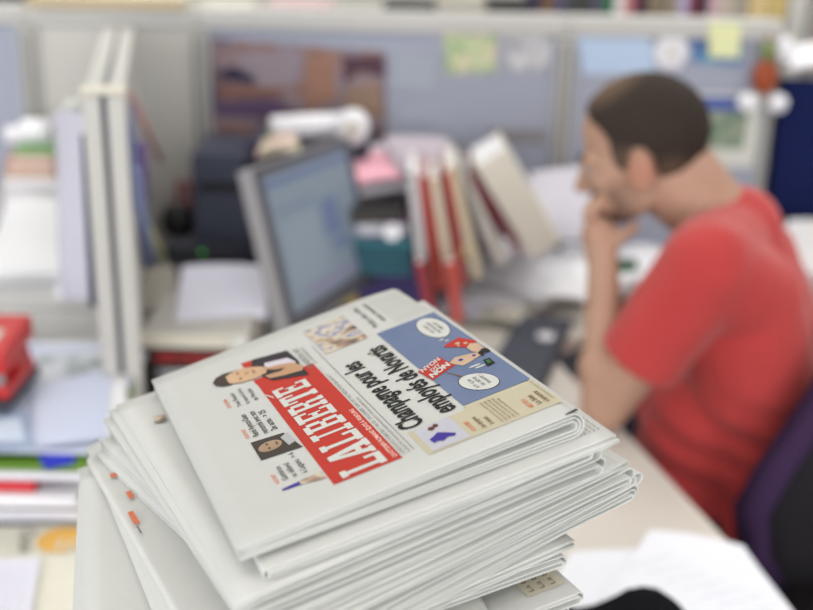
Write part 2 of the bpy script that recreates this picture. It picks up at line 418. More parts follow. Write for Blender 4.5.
# plain silhouettes printed on the poster are its own parts
po = bpy.data.objects['poster']
def on_poster(name, pts, mat):
    bm = bmesh.new(); vs = [bm.verts.new(U(x, y, Y=fY - 0.0022) - po.location) for x, y in pts]
    f = bm.faces.new(vs); r = bmesh.ops.extrude_face_region(bm, geom=[f])
    for v in r['geom']:
        if isinstance(v, bmesh.types.BMVert): v.co.y -= 0.0004
    link(name, bm, mat, po)
on_poster('printed_sky', [(232, 52), (300, 50), (296, 84), (262, 88), (240, 70)], M('poster_sky', (156, 142, 152), 0.6, vary=0.2))
on_poster('printed_skyline', [(216, 72), (236, 66), (256, 78), (254, 84), (222, 80)], M('poster_dark', (52, 44, 72), 0.6, vary=0.2))
on_poster('printed_tower', [(304, 62), (318, 54), (334, 52), (336, 100), (306, 112)], M('poster_orange', (164, 122, 104), 0.6, vary=0.3))
on_poster('printed_tower', [(342, 56), (384, 56), (385, 78), (360, 72), (344, 84)], M('poster_maroon', (88, 58, 72), 0.6, vary=0.3))
on_poster('printed_tower', [(346, 88), (378, 80), (384, 118), (344, 114)], M('poster_tan', (156, 128, 110), 0.6, vary=0.3))
on_poster('printed_water', [(216, 104), (278, 100), (290, 112), (270, 118), (216, 116)], M('poster_violet', (98, 76, 110), 0.6, vary=0.3))
on_poster('printed_bank', [(216, 84), (290, 88), (276, 98), (218, 98)], M('poster_rust', (140, 100, 90), 0.6, vary=0.3))
GPIC = ramp_mat('green_picture', [(0.35, (120, 150, 96)), (0.5, (190, 204, 160)), (0.62, (212, 196, 172))], 30)
pinned('postcard', [(443, 33), (497, 35), (496, 72), (446, 74)], GPIC, 'green and cream postcard pinned below the rail', 'postcard')
pinned('postcard', [(502, 32), (552, 34), (548, 72), (506, 70)], ramp_mat('pale_picture', [(0.4, (150, 150, 158)), (0.55, (200, 200, 202))], 30), 'pale grey postcard pinned next to the green one', 'postcard')
pinned('notice_sheet', [(393, 50), (438, 52), (438, 92), (394, 90)], M('faint_grey_paper', (166, 172, 184), 0.8), 'faint grey notice pinned right of the city poster', 'paper')
pinned('notice_sheet', [(577, 34), (650, 36), (655, 74), (583, 74)], M('pale_blue_paper', (186, 206, 232), 0.8), 'pale blue notice sheet pinned above the man\'s forehead', 'paper')
pinned('desk_note', [(488, 128), (546, 130), (545, 144), (488, 143)], M('taupe_paper', (146, 142, 146), 0.8), 'narrow grey name strip low on the blue partition', 'paper', pin=False)
# white rosette
c = U(671, 52, Y=fY - 0.004)
t = empty('paper_flower', c, 'white paper flower pinned beside the pale blue notice', 'decoration')
for k in range(6):
    bm = bmesh.new(); a = k * math.pi / 3
    ball(bm, (0.022 * math.cos(a), 0, 0.022 * math.sin(a)), (0.02, 0.008, 0.02)); link('petal', bm, WHITE, t, True)
bm = bmesh.new(); ball(bm, (0, -0.006, 0), 0.011); link('flower_centre', bm, CREAM, t, True)
pinned('postcard', [(690, 38), (742, 38), (742, 66), (692, 62)], ramp_mat('sea_picture', [(0.35, (60, 90, 140)), (0.5, (90, 120, 176)), (0.62, (90, 160, 180))], 25), 'blue and turquoise postcard half under a yellow note', 'postcard')
pinned('sticky_note', [(709, 22), (741, 24), (739, 58), (709, 57)], M('yellow_note', (226, 228, 178), 0.8), 'pale yellow sticky note hanging from the partition rail', 'note', y=PY - 0.014, pin=False)
fr = empty('picture_frame', U(730, 130, Y=fY - 0.005), 'white framed landscape picture hanging right of the man\'s head', 'picture')
q = [U(a, b, Y=fY - 0.004) - fr.location for a, b in ((692, 92), (762, 92), (758, 167), (694, 166))]
bm = bmesh.new()
box(bm, (q[0].x, -0.006, q[3].z), (q[1].x, 0.004, q[0].z)); link('mount', bm, M('white_mount', (212, 212, 204), 0.6), fr)
box_w = q[1].x - q[0].x; hh = q[0].z - q[3].z
boxo('picture_sky', (q[0].x + 0.012, -0.0085, q[0].z - 0.040), (q[1].x - 0.028, -0.0062, q[0].z - 0.008), M('sky_print', (86, 104, 176), 0.6, vary=0.3), fr)
boxo('picture_meadow', (q[0].x + 0.012, -0.0085, q[3].z + 0.045), (q[1].x - 0.028, -0.0062, q[0].z - 0.041), ramp_mat('meadow_print', [(0.4, (96, 120, 100)), (0.55, (150, 160, 140)), (0.65, (110, 116, 90))], 40), fr)
# hanging toy with two white wheels
tc0 = U(766, 70, Y=PY - 0.03)
t = empty('hanging_toy', tc0, 'small orange and red toy with two white feet hanging at the partition post', 'toy'); TOY = t
bm = bmesh.new(); ball(bm, (0, 0, -0.012), (0.022, 0.014, 0.03)); link('body', bm, M('toy_orange', (178, 92, 40), 0.4, c2=(120, 30, 24)), t, True)
bm = bmesh.new(); ball(bm, (0, 0, 0.032), (0.014, 0.012, 0.018)); link('head', bm, M('toy_green', (120, 132, 84), 0.5), t, True)
for s in (-1, 1):
    bm = bmesh.new(); ball(bm, (s * 0.026, -0.004, -0.056), (0.018, 0.012, 0.017)); link('foot', bm, WHITE, t, True)
bm = bmesh.new(); ball(bm, (0.028, 0, 0.036), (0.014, 0.01, 0.022)); link('wing', bm, WHITE, t, True)
bm = bmesh.new(); rod(bm, (0, 0.0, 0.046), (0, 0.0, (ZT - tc0.z - 0.02) / 1.3), 0.0015); link('cord', bm, RED, t)

TOY.scale = (1.3, 1.3, 1.3)

# ------------------------------------------------------------------ monitor
mtl = U(254, 168, Y=1.86); mtr = U(347, 138, Y=2.26); mbl = U(288, 338, Y=1.82); mbr = U(373, 278, Y=2.19)
c = (mtl + mtr + mbl + mbr) / 4
ex = ((mtr - mtl) + (mbr - mbl)).normalized(); ez = ((mtl - mbl) + (mtr - mbr)).normalized()
ey = ez.cross(ex).normalized(); ez = ex.cross(ey)
wid = ((mtr - mtl).length + (mbr - mbl).length) / 2; hei = ((mtl - mbl).length + (mtr - mbr).length) / 2
MM = Matrix.Translation(c) @ Matrix((ex, ey, ez)).transposed().to_4x4()
base = Vector((c.x - 0.10, c.y + 0.03, DZ))
t = empty('computer_monitor', base, 'flat computer monitor with a silver bezel facing the man', 'monitor')
Lm = Matrix.Translation(-base) @ MM
SILV = M('silver_plastic', (150, 148, 150), 0.4, 0.5, 0.05, 10)
w2, h2 = wid / 2, hei / 2
# ey points away from viewer (front = -ey)
bm = bmesh.new(); box(bm, (-w2, 0.0, -h2), (w2, 0.03, h2), Lm, 0.004); link('casing', bm, SILV, t)
bm = bmesh.new(); bz = 0.016
for lo, hi in (((-w2, -0.008, -h2), (-w2 + bz, 0, h2)), ((w2 - bz, -0.008, -h2), (w2, 0, h2)), ((-w2 + bz, -0.008, h2 - bz), (w2 - bz, 0, h2)), ((-w2 + bz, -0.008, -h2), (w2 - bz, 0, -h2 + 0.03))):
    box(bm, lo, hi, Lm)
link('bezel', bm, M('dark_bezel', (84, 84, 92), 0.4), t)
SCR = emis('lit_screen', (120, 134, 148), 0.26)
scr = bmesh.new(); box(scr, (-w2 + bz, -0.003, -h2 + 0.03), (w2 - bz, -0.001, h2 - bz), Lm)
so = link('screen', scr, SCR, t)
SD = emis('screen_window_blue', (98, 112, 146), 0.24); SP = emis('screen_window_pink', (126, 128, 152), 0.25); SW = emis('screen_window_pale', (126, 140, 154), 0.27)
for (x0, x1, z0, z1, m) in ((0.02, 0.09, -0.02, 0.05, SD), (0.04, 0.12, -0.05, -0.03, SD), (-0.17, 0.0, 0.06, 0.064, SD), (-0.1, 0.16, -0.105, -0.085, SP), (-0.16, 0.0, -0.08, 0.04, SW), (-0.18, 0.18, 0.105, 0.118, SD)):
    bm = bmesh.new(); box(bm, (x0, -0.0045, z0), (x1, -0.0035, z1), Lm); link('screen_window', bm, m, so)
bm = bmesh.new(); a = Lm @ Vector((0, 0.03, -0.02)); 
rod(bm, a, (0, 0, 0.02), 0.022, 0.03); link('stand_neck', bm, SILV, t)
bm = bmesh.new(); rod(bm, (0, 0, 0), (0, 0, 0.02), 0.12, 0.11, 32); link('stand_base', bm, SILV, t)

# ------------------------------------------------------------------ clutter behind the monitor
def stackbox(name, quadtop, z0, mat, label, cat, zt=None, page=None, group=None, bev=0.002, tw=None):
    """a lying book or box: quadtop px corners near-left, near-right, far-right, far-left on the plane z=zt"""
    q = [U(a, b, z=zt) for a, b in quadtop]
    c = (q[0] + q[1] + q[2] + q[3]) / 4; c.z = z0
    t = empty(name, c, label, cat, group)
    bm = bmesh.new(); H = zt - z0; e = min(0.004, H * 0.15)
    def lay(za, zb, inset=0.0):
        ctr = sum(((p - c) for p in q), Vector()) / 4; ctr.z = 0
        lo = [bm.verts.new(((p - c).x * (1 - inset), (p - c).y * (1 - inset), za)) for p in q]
        hi = [bm.verts.new(((p - c).x * (1 - inset), (p - c).y * (1 - inset), zb)) for p in q]
        bm.faces.new(lo[::-1]); bm.faces.new(hi)
        for i in range(4): bm.faces.new((lo[i], lo[(i + 1) % 4], hi[(i + 1) % 4], hi[i]))
    lay(0, e); lay(H - e, H); link('cover', bm, mat, t)
    bm = bmesh.new(); lay(e + 0.0002, H - e - 0.0002, 0.02); link('page_block' if cat in ('book', 'magazine') else 'body', bm, page or WHITE, t)
    return t
C = lambda n, c, r=0.65: M(n, c, r)
# pile right behind the screen (colours top to bottom), standing on a small cabinet box
stackbox('storage_box', [(346, 262), (424, 262), (420, 236), (350, 236)], DZ, C('deep_purple', (62, 54, 104)), 'deep purple box under the pile behind the monitor', 'box', 0.86, C('deep_purple2', (70, 60, 112)))
stackbox('storage_box', [(352, 242), (412, 244), (408, 222), (354, 222)], 0.8605, C('teal_card', (52, 118, 132)), 'teal box with a white round sticker in the pile behind the monitor', 'box', 0.925, C('teal_card2', (40, 84, 98)))
bm = bmesh.new(); tb = COL.objects[-1].parent; rod(bm, U(392, 232, Y=U(352, 242, z=0.925).y - 0.004) - tb.location, U(392, 232, Y=U(352, 242, z=0.925).y - 0.001) - tb.location, 0.017, 0.017, 24); link('sticker', bm, WHITE, tb)
stackbox('book', [(352, 222), (408, 222), (404, 206), (354, 206)], 0.9255, C('mauve_cover', (176, 120, 160)), 'mauve book on the teal box behind the monitor', 'book', 0.955)
stackbox('book', [(350, 210), (404, 208), (400, 196), (352, 196)], 0.9555, BLACK, 'black covered book under the pink papers', 'book', 0.985, C('dark_pages', (70, 66, 64)))
tag(sheet('paper_sheet', [U(346, 196, z=0.99), U(424, 186, z=1.0), U(410, 150, z=1.03), U(350, 146, z=1.03)], WHITE, curl=0.008, layers=4, jit=0.01, gap=0.003), 'white papers spread on top of the pile behind the monitor', 'paper')
tag(sheet('paper_sheet', [U(350, 186, z=1.015), U(402, 178, z=1.025), U(394, 152, z=1.05), U(346, 154, z=1.05)], C('pink_paper', (232, 172, 188)), curl=0.006), 'pink sheet lying on the white papers behind the monitor', 'paper')
def cyl(name, a, b, r, mat, label, cat, hole=None):
    a = Vector(a); b = Vector(b); bm = bmesh.new(); rod(bm, a, b, r, r, 28)
    o = link(name, bm, mat, None, True); tag(o, label, cat)
    if hole:
        d = (b - a).normalized()
        bm = bmesh.new(); rod(bm, a - d * 0.001, a + d * 0.004, r * 0.55, r * 0.55, 24); link('tube_opening', bm, hole, o)
        bm = bmesh.new(); rod(bm, b - d * 0.004, b + d * 0.001, r * 0.55, r * 0.55, 24); link('tube_opening', bm, hole, o)
    return o
# taller cabinet box standing against the poster with rolled paper
bxl = U(262, 200, Y=2.33)
t = empty('document_box', (U(310, 200, Y=2.44).x, 2.44, DZ), 'dark document box behind the monitor carrying the white paper roll', 'box')
zroll = U(320, 140, Y=2.38).z
boxo('body', (-0.12, -0.09, 0), (0.13, 0.11, zroll - DZ - 0.03), C('dark_blue_grey', (70, 70, 84)), t, bev=0.003)
boxo('lid', (-0.122, -0.092, zroll - DZ - 0.0295), (0.132, 0.112, zroll - DZ), C('dark_blue_grey2', (60, 60, 74)), t, bev=0.003)
a = U(272, 130, Y=2.36); b_ = U(352, 128, Y=2.42)
a.z = zroll + 0.026; b_.z = zroll + 0.028
cyl('paper_roll', a, b_, 0.026, WHITE, 'white paper roll lying behind the monitor in front of the poster', 'paper roll', CREAM)
a = U(338, 126, Y=2.34); 
bm = bmesh.new(); rod(bm, (0, 0, 0), (0.0, 0.05, 0), 0.034, 0.034, 28)
p = U(352, 133, Y=2.33); p.z = zroll + 0.0345
o = link('tape_roll', bm, WHITE, None, True); o.location = p; tag(o, 'round white tape roll standing at the right end of the paper roll', 'tape')
bm = bmesh.new(); rod(bm, (0, -0.001, 0), (0, 0.051, 0), 0.018, 0.018, 24); link('tape_core', bm, CREAM, o)
tag(sheet('paper_sheet', [U(256, 156, Y=2.26), U(300, 150, Y=2.26), U(296, 134, Y=2.33), U(262, 140, Y=2.33)], ramp_mat('magenta_mix', [(0.4, (170, 120, 140)), (0.55, (210, 200, 180)), (0.65, (150, 156, 90))], 40), curl=0.01, layers=3, gap=0.004), 'crumpled pink and olive papers above the left corner of the monitor', 'paper')

# row of leaning magazines and files right of the monitor
def leaner(bot, top, Y, w, d, mat, label, name='magazine', cat='magazine', page=None):
    b0 = U(bot[0], bot[1], Y=Y); t0 = U(top[0], top[1], Y=Y)
    b0.z = max(b0.z, DZ + 0.004 + w * 0.3)
    up = (t0 - b0); h = up.length; up.normalize()
    yv = Vector((0, 1, 0)); x = yv.cross(up).normalized(); y = up.cross(x)
    m = Matrix.Translation(b0) @ Matrix((x, y, up)).transposed().to_4x4()
    return book(name, None, w, d, h, mat, label, cat, mtx=m, group=None)
leaner((424, 284), (412, 172), 2.14, 0.020, 0.22, C('grey_white_card', (190, 186, 188)), 'grey white magazine at the left end of the leaning row')
leaner((440, 290), (422, 176), 2.15, 0.016, 0.22, C('brick_red', (176, 70, 60)), 'brick red magazine leaning second in the row by the monitor')
leaner((453, 292), (434, 178), 2.16, 0.018, 0.22, C('pale_peach', (214, 196, 176)), 'pale peach magazine leaning beside the brick red one')
leaner((464, 286), (446, 172), 2.17, 0.012, 0.22, C('bright_red_cover', (176, 70, 62)), 'bright red thin magazine leaning in the middle of the row')
leaner((478, 278), (452, 166), 2.18, 0.020, 0.22, C('warm_beige_cover', (200, 186, 160)), 'warm beige file leaning in the middle of the row')
leaner((490, 268), (456, 172), 2.20, 0.018, 0.22, C('dark_grey_cover', (88, 84, 88)), 'dark grey file leaning right of the beige one')
leaner((502, 262), (462, 176), 2.22, 0.022, 0.22, C('off_white_cover', (206, 202, 192)), 'off white file leaning right of the dark grey one')
leaner((520, 254), (468, 172), 2.24, 0.012, 0.22, C('wine_cover', (120, 44, 62)), 'thin wine red file tucked under the thick white binder')
leaner((546, 250), (490, 158), 2.27, 0.072, 0.20, M('white_binder', (224, 221, 208), 0.6), 'thick off white binder leaning to the left across the row', 'binder', 'binder')
leaner((432, 318), (420, 262), 2.02, 0.020, 0.03, C('crimson_card', (138, 50, 56)), 'short crimson box standing in front of the magazine row', 'carton', 'box')
leaner((458, 322), (450, 262), 2.03, 0.022, 0.03, C('scarlet_card', (176, 76, 66)), 'short scarlet box standing in front of the magazine row', 'carton', 'box')
# grey storage tray on top-left of the row
tag(sheet('paper_sheet', [U(398, 168, Y=2.30), U(452, 168, Y=2.30), U(446, 138, Y=2.42), U(384, 136, Y=2.42)], C('grey_lilac_paper', (176, 166, 176)), curl=0.003, layers=5, gap=0.005, jit=0.006), 'grey papers bridging the pile and the leaning magazines', 'paper')
t = empty('magazine_holder', (U(425, 200, Y=2.44).x, 2.44, DZ), 'grey magazine holder behind the leaning row', 'file holder')
hz = U(425, 168, Y=2.44).z - DZ
boxo('side', (-0.07, -0.09, 0), (-0.066, 0.1, hz), DARK, t); boxo('side', (0.066, -0.09, 0), (0.07, 0.1, hz), DARK, t)
boxo('back', (-0.0655, 0.096, 0), (0.0655, 0.1, hz), DARK, t); boxo('front', (-0.0655, -0.09, 0), (0.0655, -0.086, hz * 0.8), DARK, t); boxo('files', (-0.06, -0.08, 0.002), (0.06, 0.09, hz * 0.97), C('mixed_grey', (140, 132, 140)), t)

# open papers on the desk in the centre
def dpaper(px, z, mat, label, name='paper_sheet', layers=1, curl=0.006, jit=0.004, gap=0.002, lift=(0, 0, 0, 0)):
    q = [U(a, b, z=z + l) for (a, b), l in zip(px, lift)]
    return tag(sheet(name, q, mat, layers=layers, curl=curl, jit=jit, gap=gap), label, 'paper')
dpaper([(462, 268), (540, 300), (586, 262), (500, 236)], DZ + 0.045, M('bright_white_paper', (240, 240, 244), 0.75), 'large bright white open pages lying below the thick binder', layers=5, curl=0.006, jit=0.006, gap=0.005, lift=(0, 0, 0.04, 0.06))
dpaper([(434, 312), (484, 318), (490, 288), (440, 282)], DZ + 0.02, LILAC, 'white sheet lying just behind the newspaper stack', layers=3)
dpaper([(474, 318), (520, 322), (560, 296), (492, 296)], DZ + 0.02, CREAM, 'cream coloured papers between the keyboard and the open pages', layers=3)
dpaper([(440, 258), (500, 262), (512, 246), (470, 240)], DZ + 0.055, C('pale_yellow', (222, 216, 170)), 'pale yellow pad beside the foot of the leaning files', layers=3)
q = [U(532, 240, Y=2.42), U(596, 240, Y=2.42), U(592, 166, Y=2.5), U(530, 172, Y=2.5)]
tag(sheet('paper_sheet', q, LILAC, curl=0.006, layers=3, gap=0.003), 'lilac white sheets propped upright against the partition', 'paper')
dpaper([(448, 300), (520, 306), (548, 276), (478, 270)], DZ + 0.03, WHITE, 'white letters spread just below the large open pages', layers=3, curl=0.004, gap=0.003)
dpaper([(540, 296), (588, 300), (590, 252), (566, 244)], DZ + 0.06, M('bright_white_paper', (240, 240, 244), 0.75), 'white pages between the open pages and the raised forearm', layers=3, curl=0.006, lift=(0, 0, 0.03, 0.03))
t = empty('desk_phone', U(578, 254, z=DZ), 'small dark phone lying behind the man\'s hand', 'phone')
boxo('body', (-0.05, -0.04, 0), (0.05, 0.04, 0.03), DARK, t, bev=0.008)
boxo('handset', (-0.052, -0.02, 0.0305), (0.0, 0.02, 0.048), C('dark_wine', (84, 40, 56)), t, bev=0.006)
dpaper([(560, 300), (640, 296), (636, 250), (576, 250)], DZ + 0.02, C('stone_paper', (206, 202, 196)), 'greyish papers on the desk behind the forearm', layers=4)
dpaper([(606, 288), (672, 280), (664, 226), (618, 232)], DZ + 0.06, WHITE, 'white papers on the desk between chin and shoulder', layers=5, gap=0.006, curl=0.015)
t = empty('marker_box', U(624, 292, z=DZ + 0.021), 'small green box on the papers behind the arm', 'box')
boxo('body', (-0.02, -0.02, 0), (0.022, 0.02, 0.06), C('leaf_green', (80, 140, 92)), t, bev=0.003); boxo('lid', (-0.023, -0.021, 0.0605), (0.023, 0.021, 0.072), C('dark_green', (40, 80, 56)), t, bev=0.003)
dpaper([(776, 276), (900, 276), (880, 224), (786, 220)], DZ + 0.17, C('dull_white', (214, 212, 214)), 'tall pile of white papers on the desk at the right edge behind the man', layers=15, gap=0.0112, curl=0.004, jit=0.01)

dpaper([(322, 306), (358, 302), (354, 284), (326, 288)], DZ + 0.06, C('mustard_pad', (206, 186, 110)), 'mustard yellow pad lying in front of the monitor', layers=4)
# keyboard
k1 = U(546, 319, z=DZ + 0.012); k0 = U(519, 370, z=DZ + 0.012); k0 = k1 + (k0 - k1).normalized() * 0.43
kl = U(492, 366, z=DZ + 0.012)
yv = (k1 - k0); Lk = yv.length; a = math.atan2(yv.y, yv.x)
mid = (k0 + k1) / 2; side = Vector((-yv.y, yv.x, 0)).normalized()
t = empty('computer_keyboard', (mid.x, mid.y, DZ), 'dark computer keyboard lying on the beige desk', 'keyboard', rot=(0, 0, a))
boxo('base', (-Lk / 2, -0.056, 0.001), (Lk / 2, 0.056, 0.016), M('keyboard_dark', (44, 48, 58), 0.5), t, bev=0.003)
kbm = bmesh.new(); KEY = M('key_grey', (84, 88, 100), 0.5)
kp = None
for r in range(5):
    for c_ in range(15):
        x = -Lk / 2 + 0.012 + c_ * (Lk - 0.03) / 14.6; y = -0.050 + r * 0.020
        if kp is None:
            kp = boxo('key', (0, 0, 0), ((Lk - 0.03) / 14.6 - 0.004, 0.017, 0.007), KEY, t, bev=0.0015); kp.location = (x, y, 0.0162)
        else:
            kk = kp.copy(); COL.objects.link(kk); kk.parent = t; kk.location = (x, y, 0.0162)
pp = U(546, 335, z=DZ + 0.03)
bm = bmesh.new(); ball(bm, (0, 0, 0.0), (0.018, 0.02, 0.004)); o = link('eraser', bm, WHITE, None, True); o.location = (pp.x, pp.y, DZ + 0.0275); tag(o, 'small white rubber lying on the keyboard', 'eraser')

# ------------------------------------------------------------------ things between divider and monitor
bp = U(176, 224, Y=2.42)
t = empty('desk_speaker', (bp.x, 2.44, DZ), 'dark round desk speaker standing against the grey panel', 'speaker')
bm = bmesh.new(); ball(bm, (0, 0, bp.z - DZ), (0.038, 0.03, 0.042)); link('speaker_head', bm, BLACK, t, True)
bm = bmesh.new(); rod(bm, (0, 0, 0.01), (0, 0, bp.z - DZ - 0.03), 0.01); link('speaker_stem', bm, DARK, t)
bm = bmesh.new(); rod(bm, (0, 0, 0), (0, 0, 0.012), 0.045, 0.04, 24); link('speaker_foot', bm, DARK, t)
t = empty('computer_tower', (U(228, 250, Y=2.42).x, 2.44, DZ), 'dark grey computer case standing in the corner left of the monitor', 'computer')
hz = U(230, 150, Y=2.36).z - DZ
boxo('case', (-0.055, -0.12, 0), (0.065, 0.1, hz), M('case_black', (62, 66, 82), 0.5), t, bev=0.004)
boxo('front_panel', (-0.05, -0.125, 0.01), (0.06, -0.1205, hz - 0.01), M('case_front', (74, 78, 96), 0.4), t, bev=0.002)
t2 = boxo('drive_slot', (-0.04, -0.1275, hz - 0.08), (0.05, -0.1255, hz - 0.06), BLACK, t)
pr = U(177, 190, Y=2.55)
bm = bmesh.new()
for s in (-1, 1): box(bm, (s * 0.012 - 0.006, -0.002, -0.18), (s * 0.012 + 0.006, 0.0, 0.0))
box(bm, (-0.018, -0.003, -0.002), (0.018, 0.0, 0.008))
o = link('lanyard', bm, M('red_ribbon', (170, 80, 90), 0.8), None); o.location = (U(183, 185, Y=PY).x, fY - 0.002, pr.z); tag(o, 'faded red lanyard hanging on the grey panel beside the speaker', 'lanyard')
# boxes with a paper on top
qb = [(142, 392), (248, 372), (262, 318), (150, 326)]
zt = 0.88
q = [U(a, b, z=zt) for a, b in ((138, 334), (250, 330), (266, 290), (150, 292))]
c = sum(q, Vector()) / 4; c.z = DZ
t = empty('paper_tray', c, 'grey paper tray with a black front bearing red and white lettering', 'tray')
x0, x1 = q[0].x - c.x, q[1].x - c.x; y0, y1 = q[0].y - c.y, q[3].y - c.y
boxo('body', (x0, y0 + 0.004, 0), (x1, y1, zt - DZ - 0.0), M('tray_grey', (176, 172, 166), 0.6), t, bev=0.003)
boxo('front_label', (x0 + 0.002, y0 - 0.002, 0.0), (x1 - 0.03, y0 + 0.0035, 0.128), BLACK, t)
boxo('side_upright', (x1 - 0.028, y0 - 0.002, 0.0), (x1 - 0.001, y0 + 0.0035, zt - DZ), M('tray_white', (206, 206, 200), 0.6), t)
boxo('shelf_lip', (x0, y0 - 0.004, 0.1285), (x1 - 0.03, y0 + 0.0035, 0.1495), CREAM, t)
bm = bmesh.new(); flat_text(bm, 'HEBDOMADAIRE', Vector((x0 + 0.025, y0 - 0.003, 0.103)), Vector((1, 0, 0)), Vector((0, 0, 1)), 0.12, 0.016, 0.02); link('front_lettering', bm, RED, t)
bm = bmesh.new(); flat_text(bm, 'CORRESPONDANCE', Vector((x0 + 0.03, y0 - 0.003, 0.078)), Vector((1, 0, 0)), Vector((0, 0, 1)), 0.11, 0.012, 0.02); link('front_lettering', bm, WHITE, t)
tag(sheet('paper_sheet', [U(176, 320, z=zt + 0.003), U(266, 312, z=zt + 0.003), U(262, 266, z=zt + 0.022), U(182, 266, z=zt + 0.022)], LILAC, curl=0.004, layers=4, gap=0.004, jit=0.003), 'white lilac notepad lying on the grey tray left of the monitor', 'paper')
tag(sheet('paper_sheet', [U(126, 322, z=0.82), U(176, 300, z=0.82), U(172, 268, z=0.85), U(140, 272, z=0.85)], C('grey_docs', (168, 162, 152)), curl=0.01, layers=8, gap=0.008, jit=0.01), 'greyish pile of documents between divider and tray', 'paper')
gp = U(202, 253, Y=2.28)
t = empty('network_router', (gp.x, 2.31, DZ), 'dark router with a green light in the corner by the monitor', 'router')
boxo('body', (-0.08, -0.025, 0), (0.08, 0.05, gp.z - DZ + 0.012), DARK, t, bev=0.003)
bm = bmesh.new(); ball(bm, (0, -0.026, gp.z - DZ), 0.0022); link('green_light', bm, emis('green_led', (80, 220, 70), 4.0), t, True)
# coloured papers clipped to the right face of the divider
def on_div(name, x0, x1, z0, z1, mat, label, cat='paper', side=-1, off=0.0):
    bm = bmesh.new(); y = side * (0.0315 + off)
    nx, nz_ = 4, 8
    box(bm, (x0, min(y, y + side * 0.004), z0), (x1, max(y, y + side * 0.004), z1))
    bmesh.ops.transform(bm, matrix=DVM, verts=bm.verts); o = link(name, bm, mat); tag(o, label, cat); return o
on_div('wall_pocket', 0.05, 0.30, 1.10, 1.23, C('faded_blue', (120, 130, 172)), 'faded blue folder hanging on the right face of the divider', 'folder')
on_div('pinned_leaflet', 0.32, 0.5, 0.95, 1.12, C('light_blue_leaf', (160, 172, 206)), 'light blue leaflet pinned to the right face of the divider')
# leaning strips (rulers and cables) on the right side
for (a, b_, Y0, Y1, r, mt, lb, nm, ct) in (
    ((131, 96), (161, 160), 1.9, 2.3, 0.006, C('dusty_pink', (196, 150, 146)), 'dusty pink cable slanting down beside the divider', 'cable', 'cable'),
    ((133, 170), (149, 262), 1.75, 1.95, 0.012, C('blue_tube', (128, 138, 176)), 'blue rolled leaflet tucked beside the divider', 'rolled_leaflet', 'paper roll'),
    ((140, 145), (143, 200), 1.9, 1.95, 0.012, C('magenta_blue', (112, 92, 140)), 'violet rolled leaflet above the blue one', 'rolled_leaflet', 'paper roll'),
    ((142, 215), (165, 262), 1.95, 2.05, 0.006, C('pale_lime', (186, 188, 140)), 'pale lime strip of paper slanting beside the divider', 'paper_strip', 'paper')):
    cyl(nm, U(*a, Y=Y0), U(*b_, Y=Y1), r, mt, lb, ct)

# ------------------------------------------------------------------ left desk clutter
# magazine pile in front (base of the blue folder)
ZF = 0.85
def mag(z0, z1, x0, x1, yy0, yy1, mat, label, rot=0.0, name='magazine', cat='magazine', page=None):
    t = empty(name, ((x0 + x1) / 2, (yy0 + yy1) / 2, z0), label, cat, rot=(0, 0, rot))
    w, d, h = (x1 - x0) / 2, (yy1 - yy0) / 2, z1 - z0
    e = min(0.003, h * 0.2)
    bm = bmesh.new(); box(bm, (-w, -d, 0), (w, d, e)); box(bm, (-w, -d, h - e), (w, d, h)); box(bm, (-w, -d, e), (-w + 0.0016, d, h - e)); link('cover', bm, mat, t)
    boxo('page_block', (-w + 0.002, -d + 0.002, e + 0.0001), (w - 0.002, d - 0.004, h - e - 0.0001), page or WHITE, t)
    return t
fl = U(0, 452, z=ZF); frr = U(86, 446, z=ZF)
X0, X1, Yf = -0.80, U(88, 450, z=ZF).x, fl.y
mag(DZ, DZ + 0.022, X0, X1 + 0.02, Yf + 0.01, Yf + 0.30, C('grey_mag', (120, 120, 130)), 'grey magazine at the bottom of the pile left of the newspapers', 0.03)
mag(DZ + 0.0225, DZ + 0.036, X0, X1 + 0.02, Yf + 0.0, Yf + 0.26, LILAC, 'lilac white brochure low in the magazine pile', -0.04)
mag(DZ + 0.0365, DZ + 0.054, X0, X1, Yf - 0.01, Yf + 0.3, C('black_cover', (56, 52, 58)), 'dark covered magazine in the middle of the pile', 0.02)
mag(DZ + 0.0545, DZ + 0.066, X0, X1 - 0.01, Yf - 0.02, Yf + 0.3, WHITE, 'white magazine above the dark covered one in the pile', -0.02)
mag(DZ + 0.0665, DZ + 0.082, X0, U(38, 488, Y=Yf).x, Yf - 0.012, Yf + 0.2, C('signal_red', (196, 34, 44)), 'signal red booklet in the left magazine pile', 0.0, page=C('red_pages', (206, 70, 76)))
mag(DZ + 0.0825, DZ + 0.096, X0, X1 - 0.005, Yf - 0.01, Yf + 0.3, C('cool_grey', (190, 188, 198)), 'cool grey magazine below the green edged one', 0.01)
mag(DZ + 0.0965, DZ + 0.106, X0, X1 + 0.0, Yf - 0.005, Yf + 0.3, C('grass_green', (104, 150, 40)), 'magazine with a grass green cover near the top of the pile', -0.01, page=C('green_pages', (110, 140, 60)))
b = mag(DZ + 0.1065, DZ + 0.112, U(18, 450, Y=Yf).x, U(48, 450, Y=Yf).x, Yf - 0.022, Yf + 0.14, C('ultramarine', (38, 50, 190)), 'ultramarine blue leaflet poking out under the folder', 0.5, page=C('ultramarine2', (38, 50, 190)))
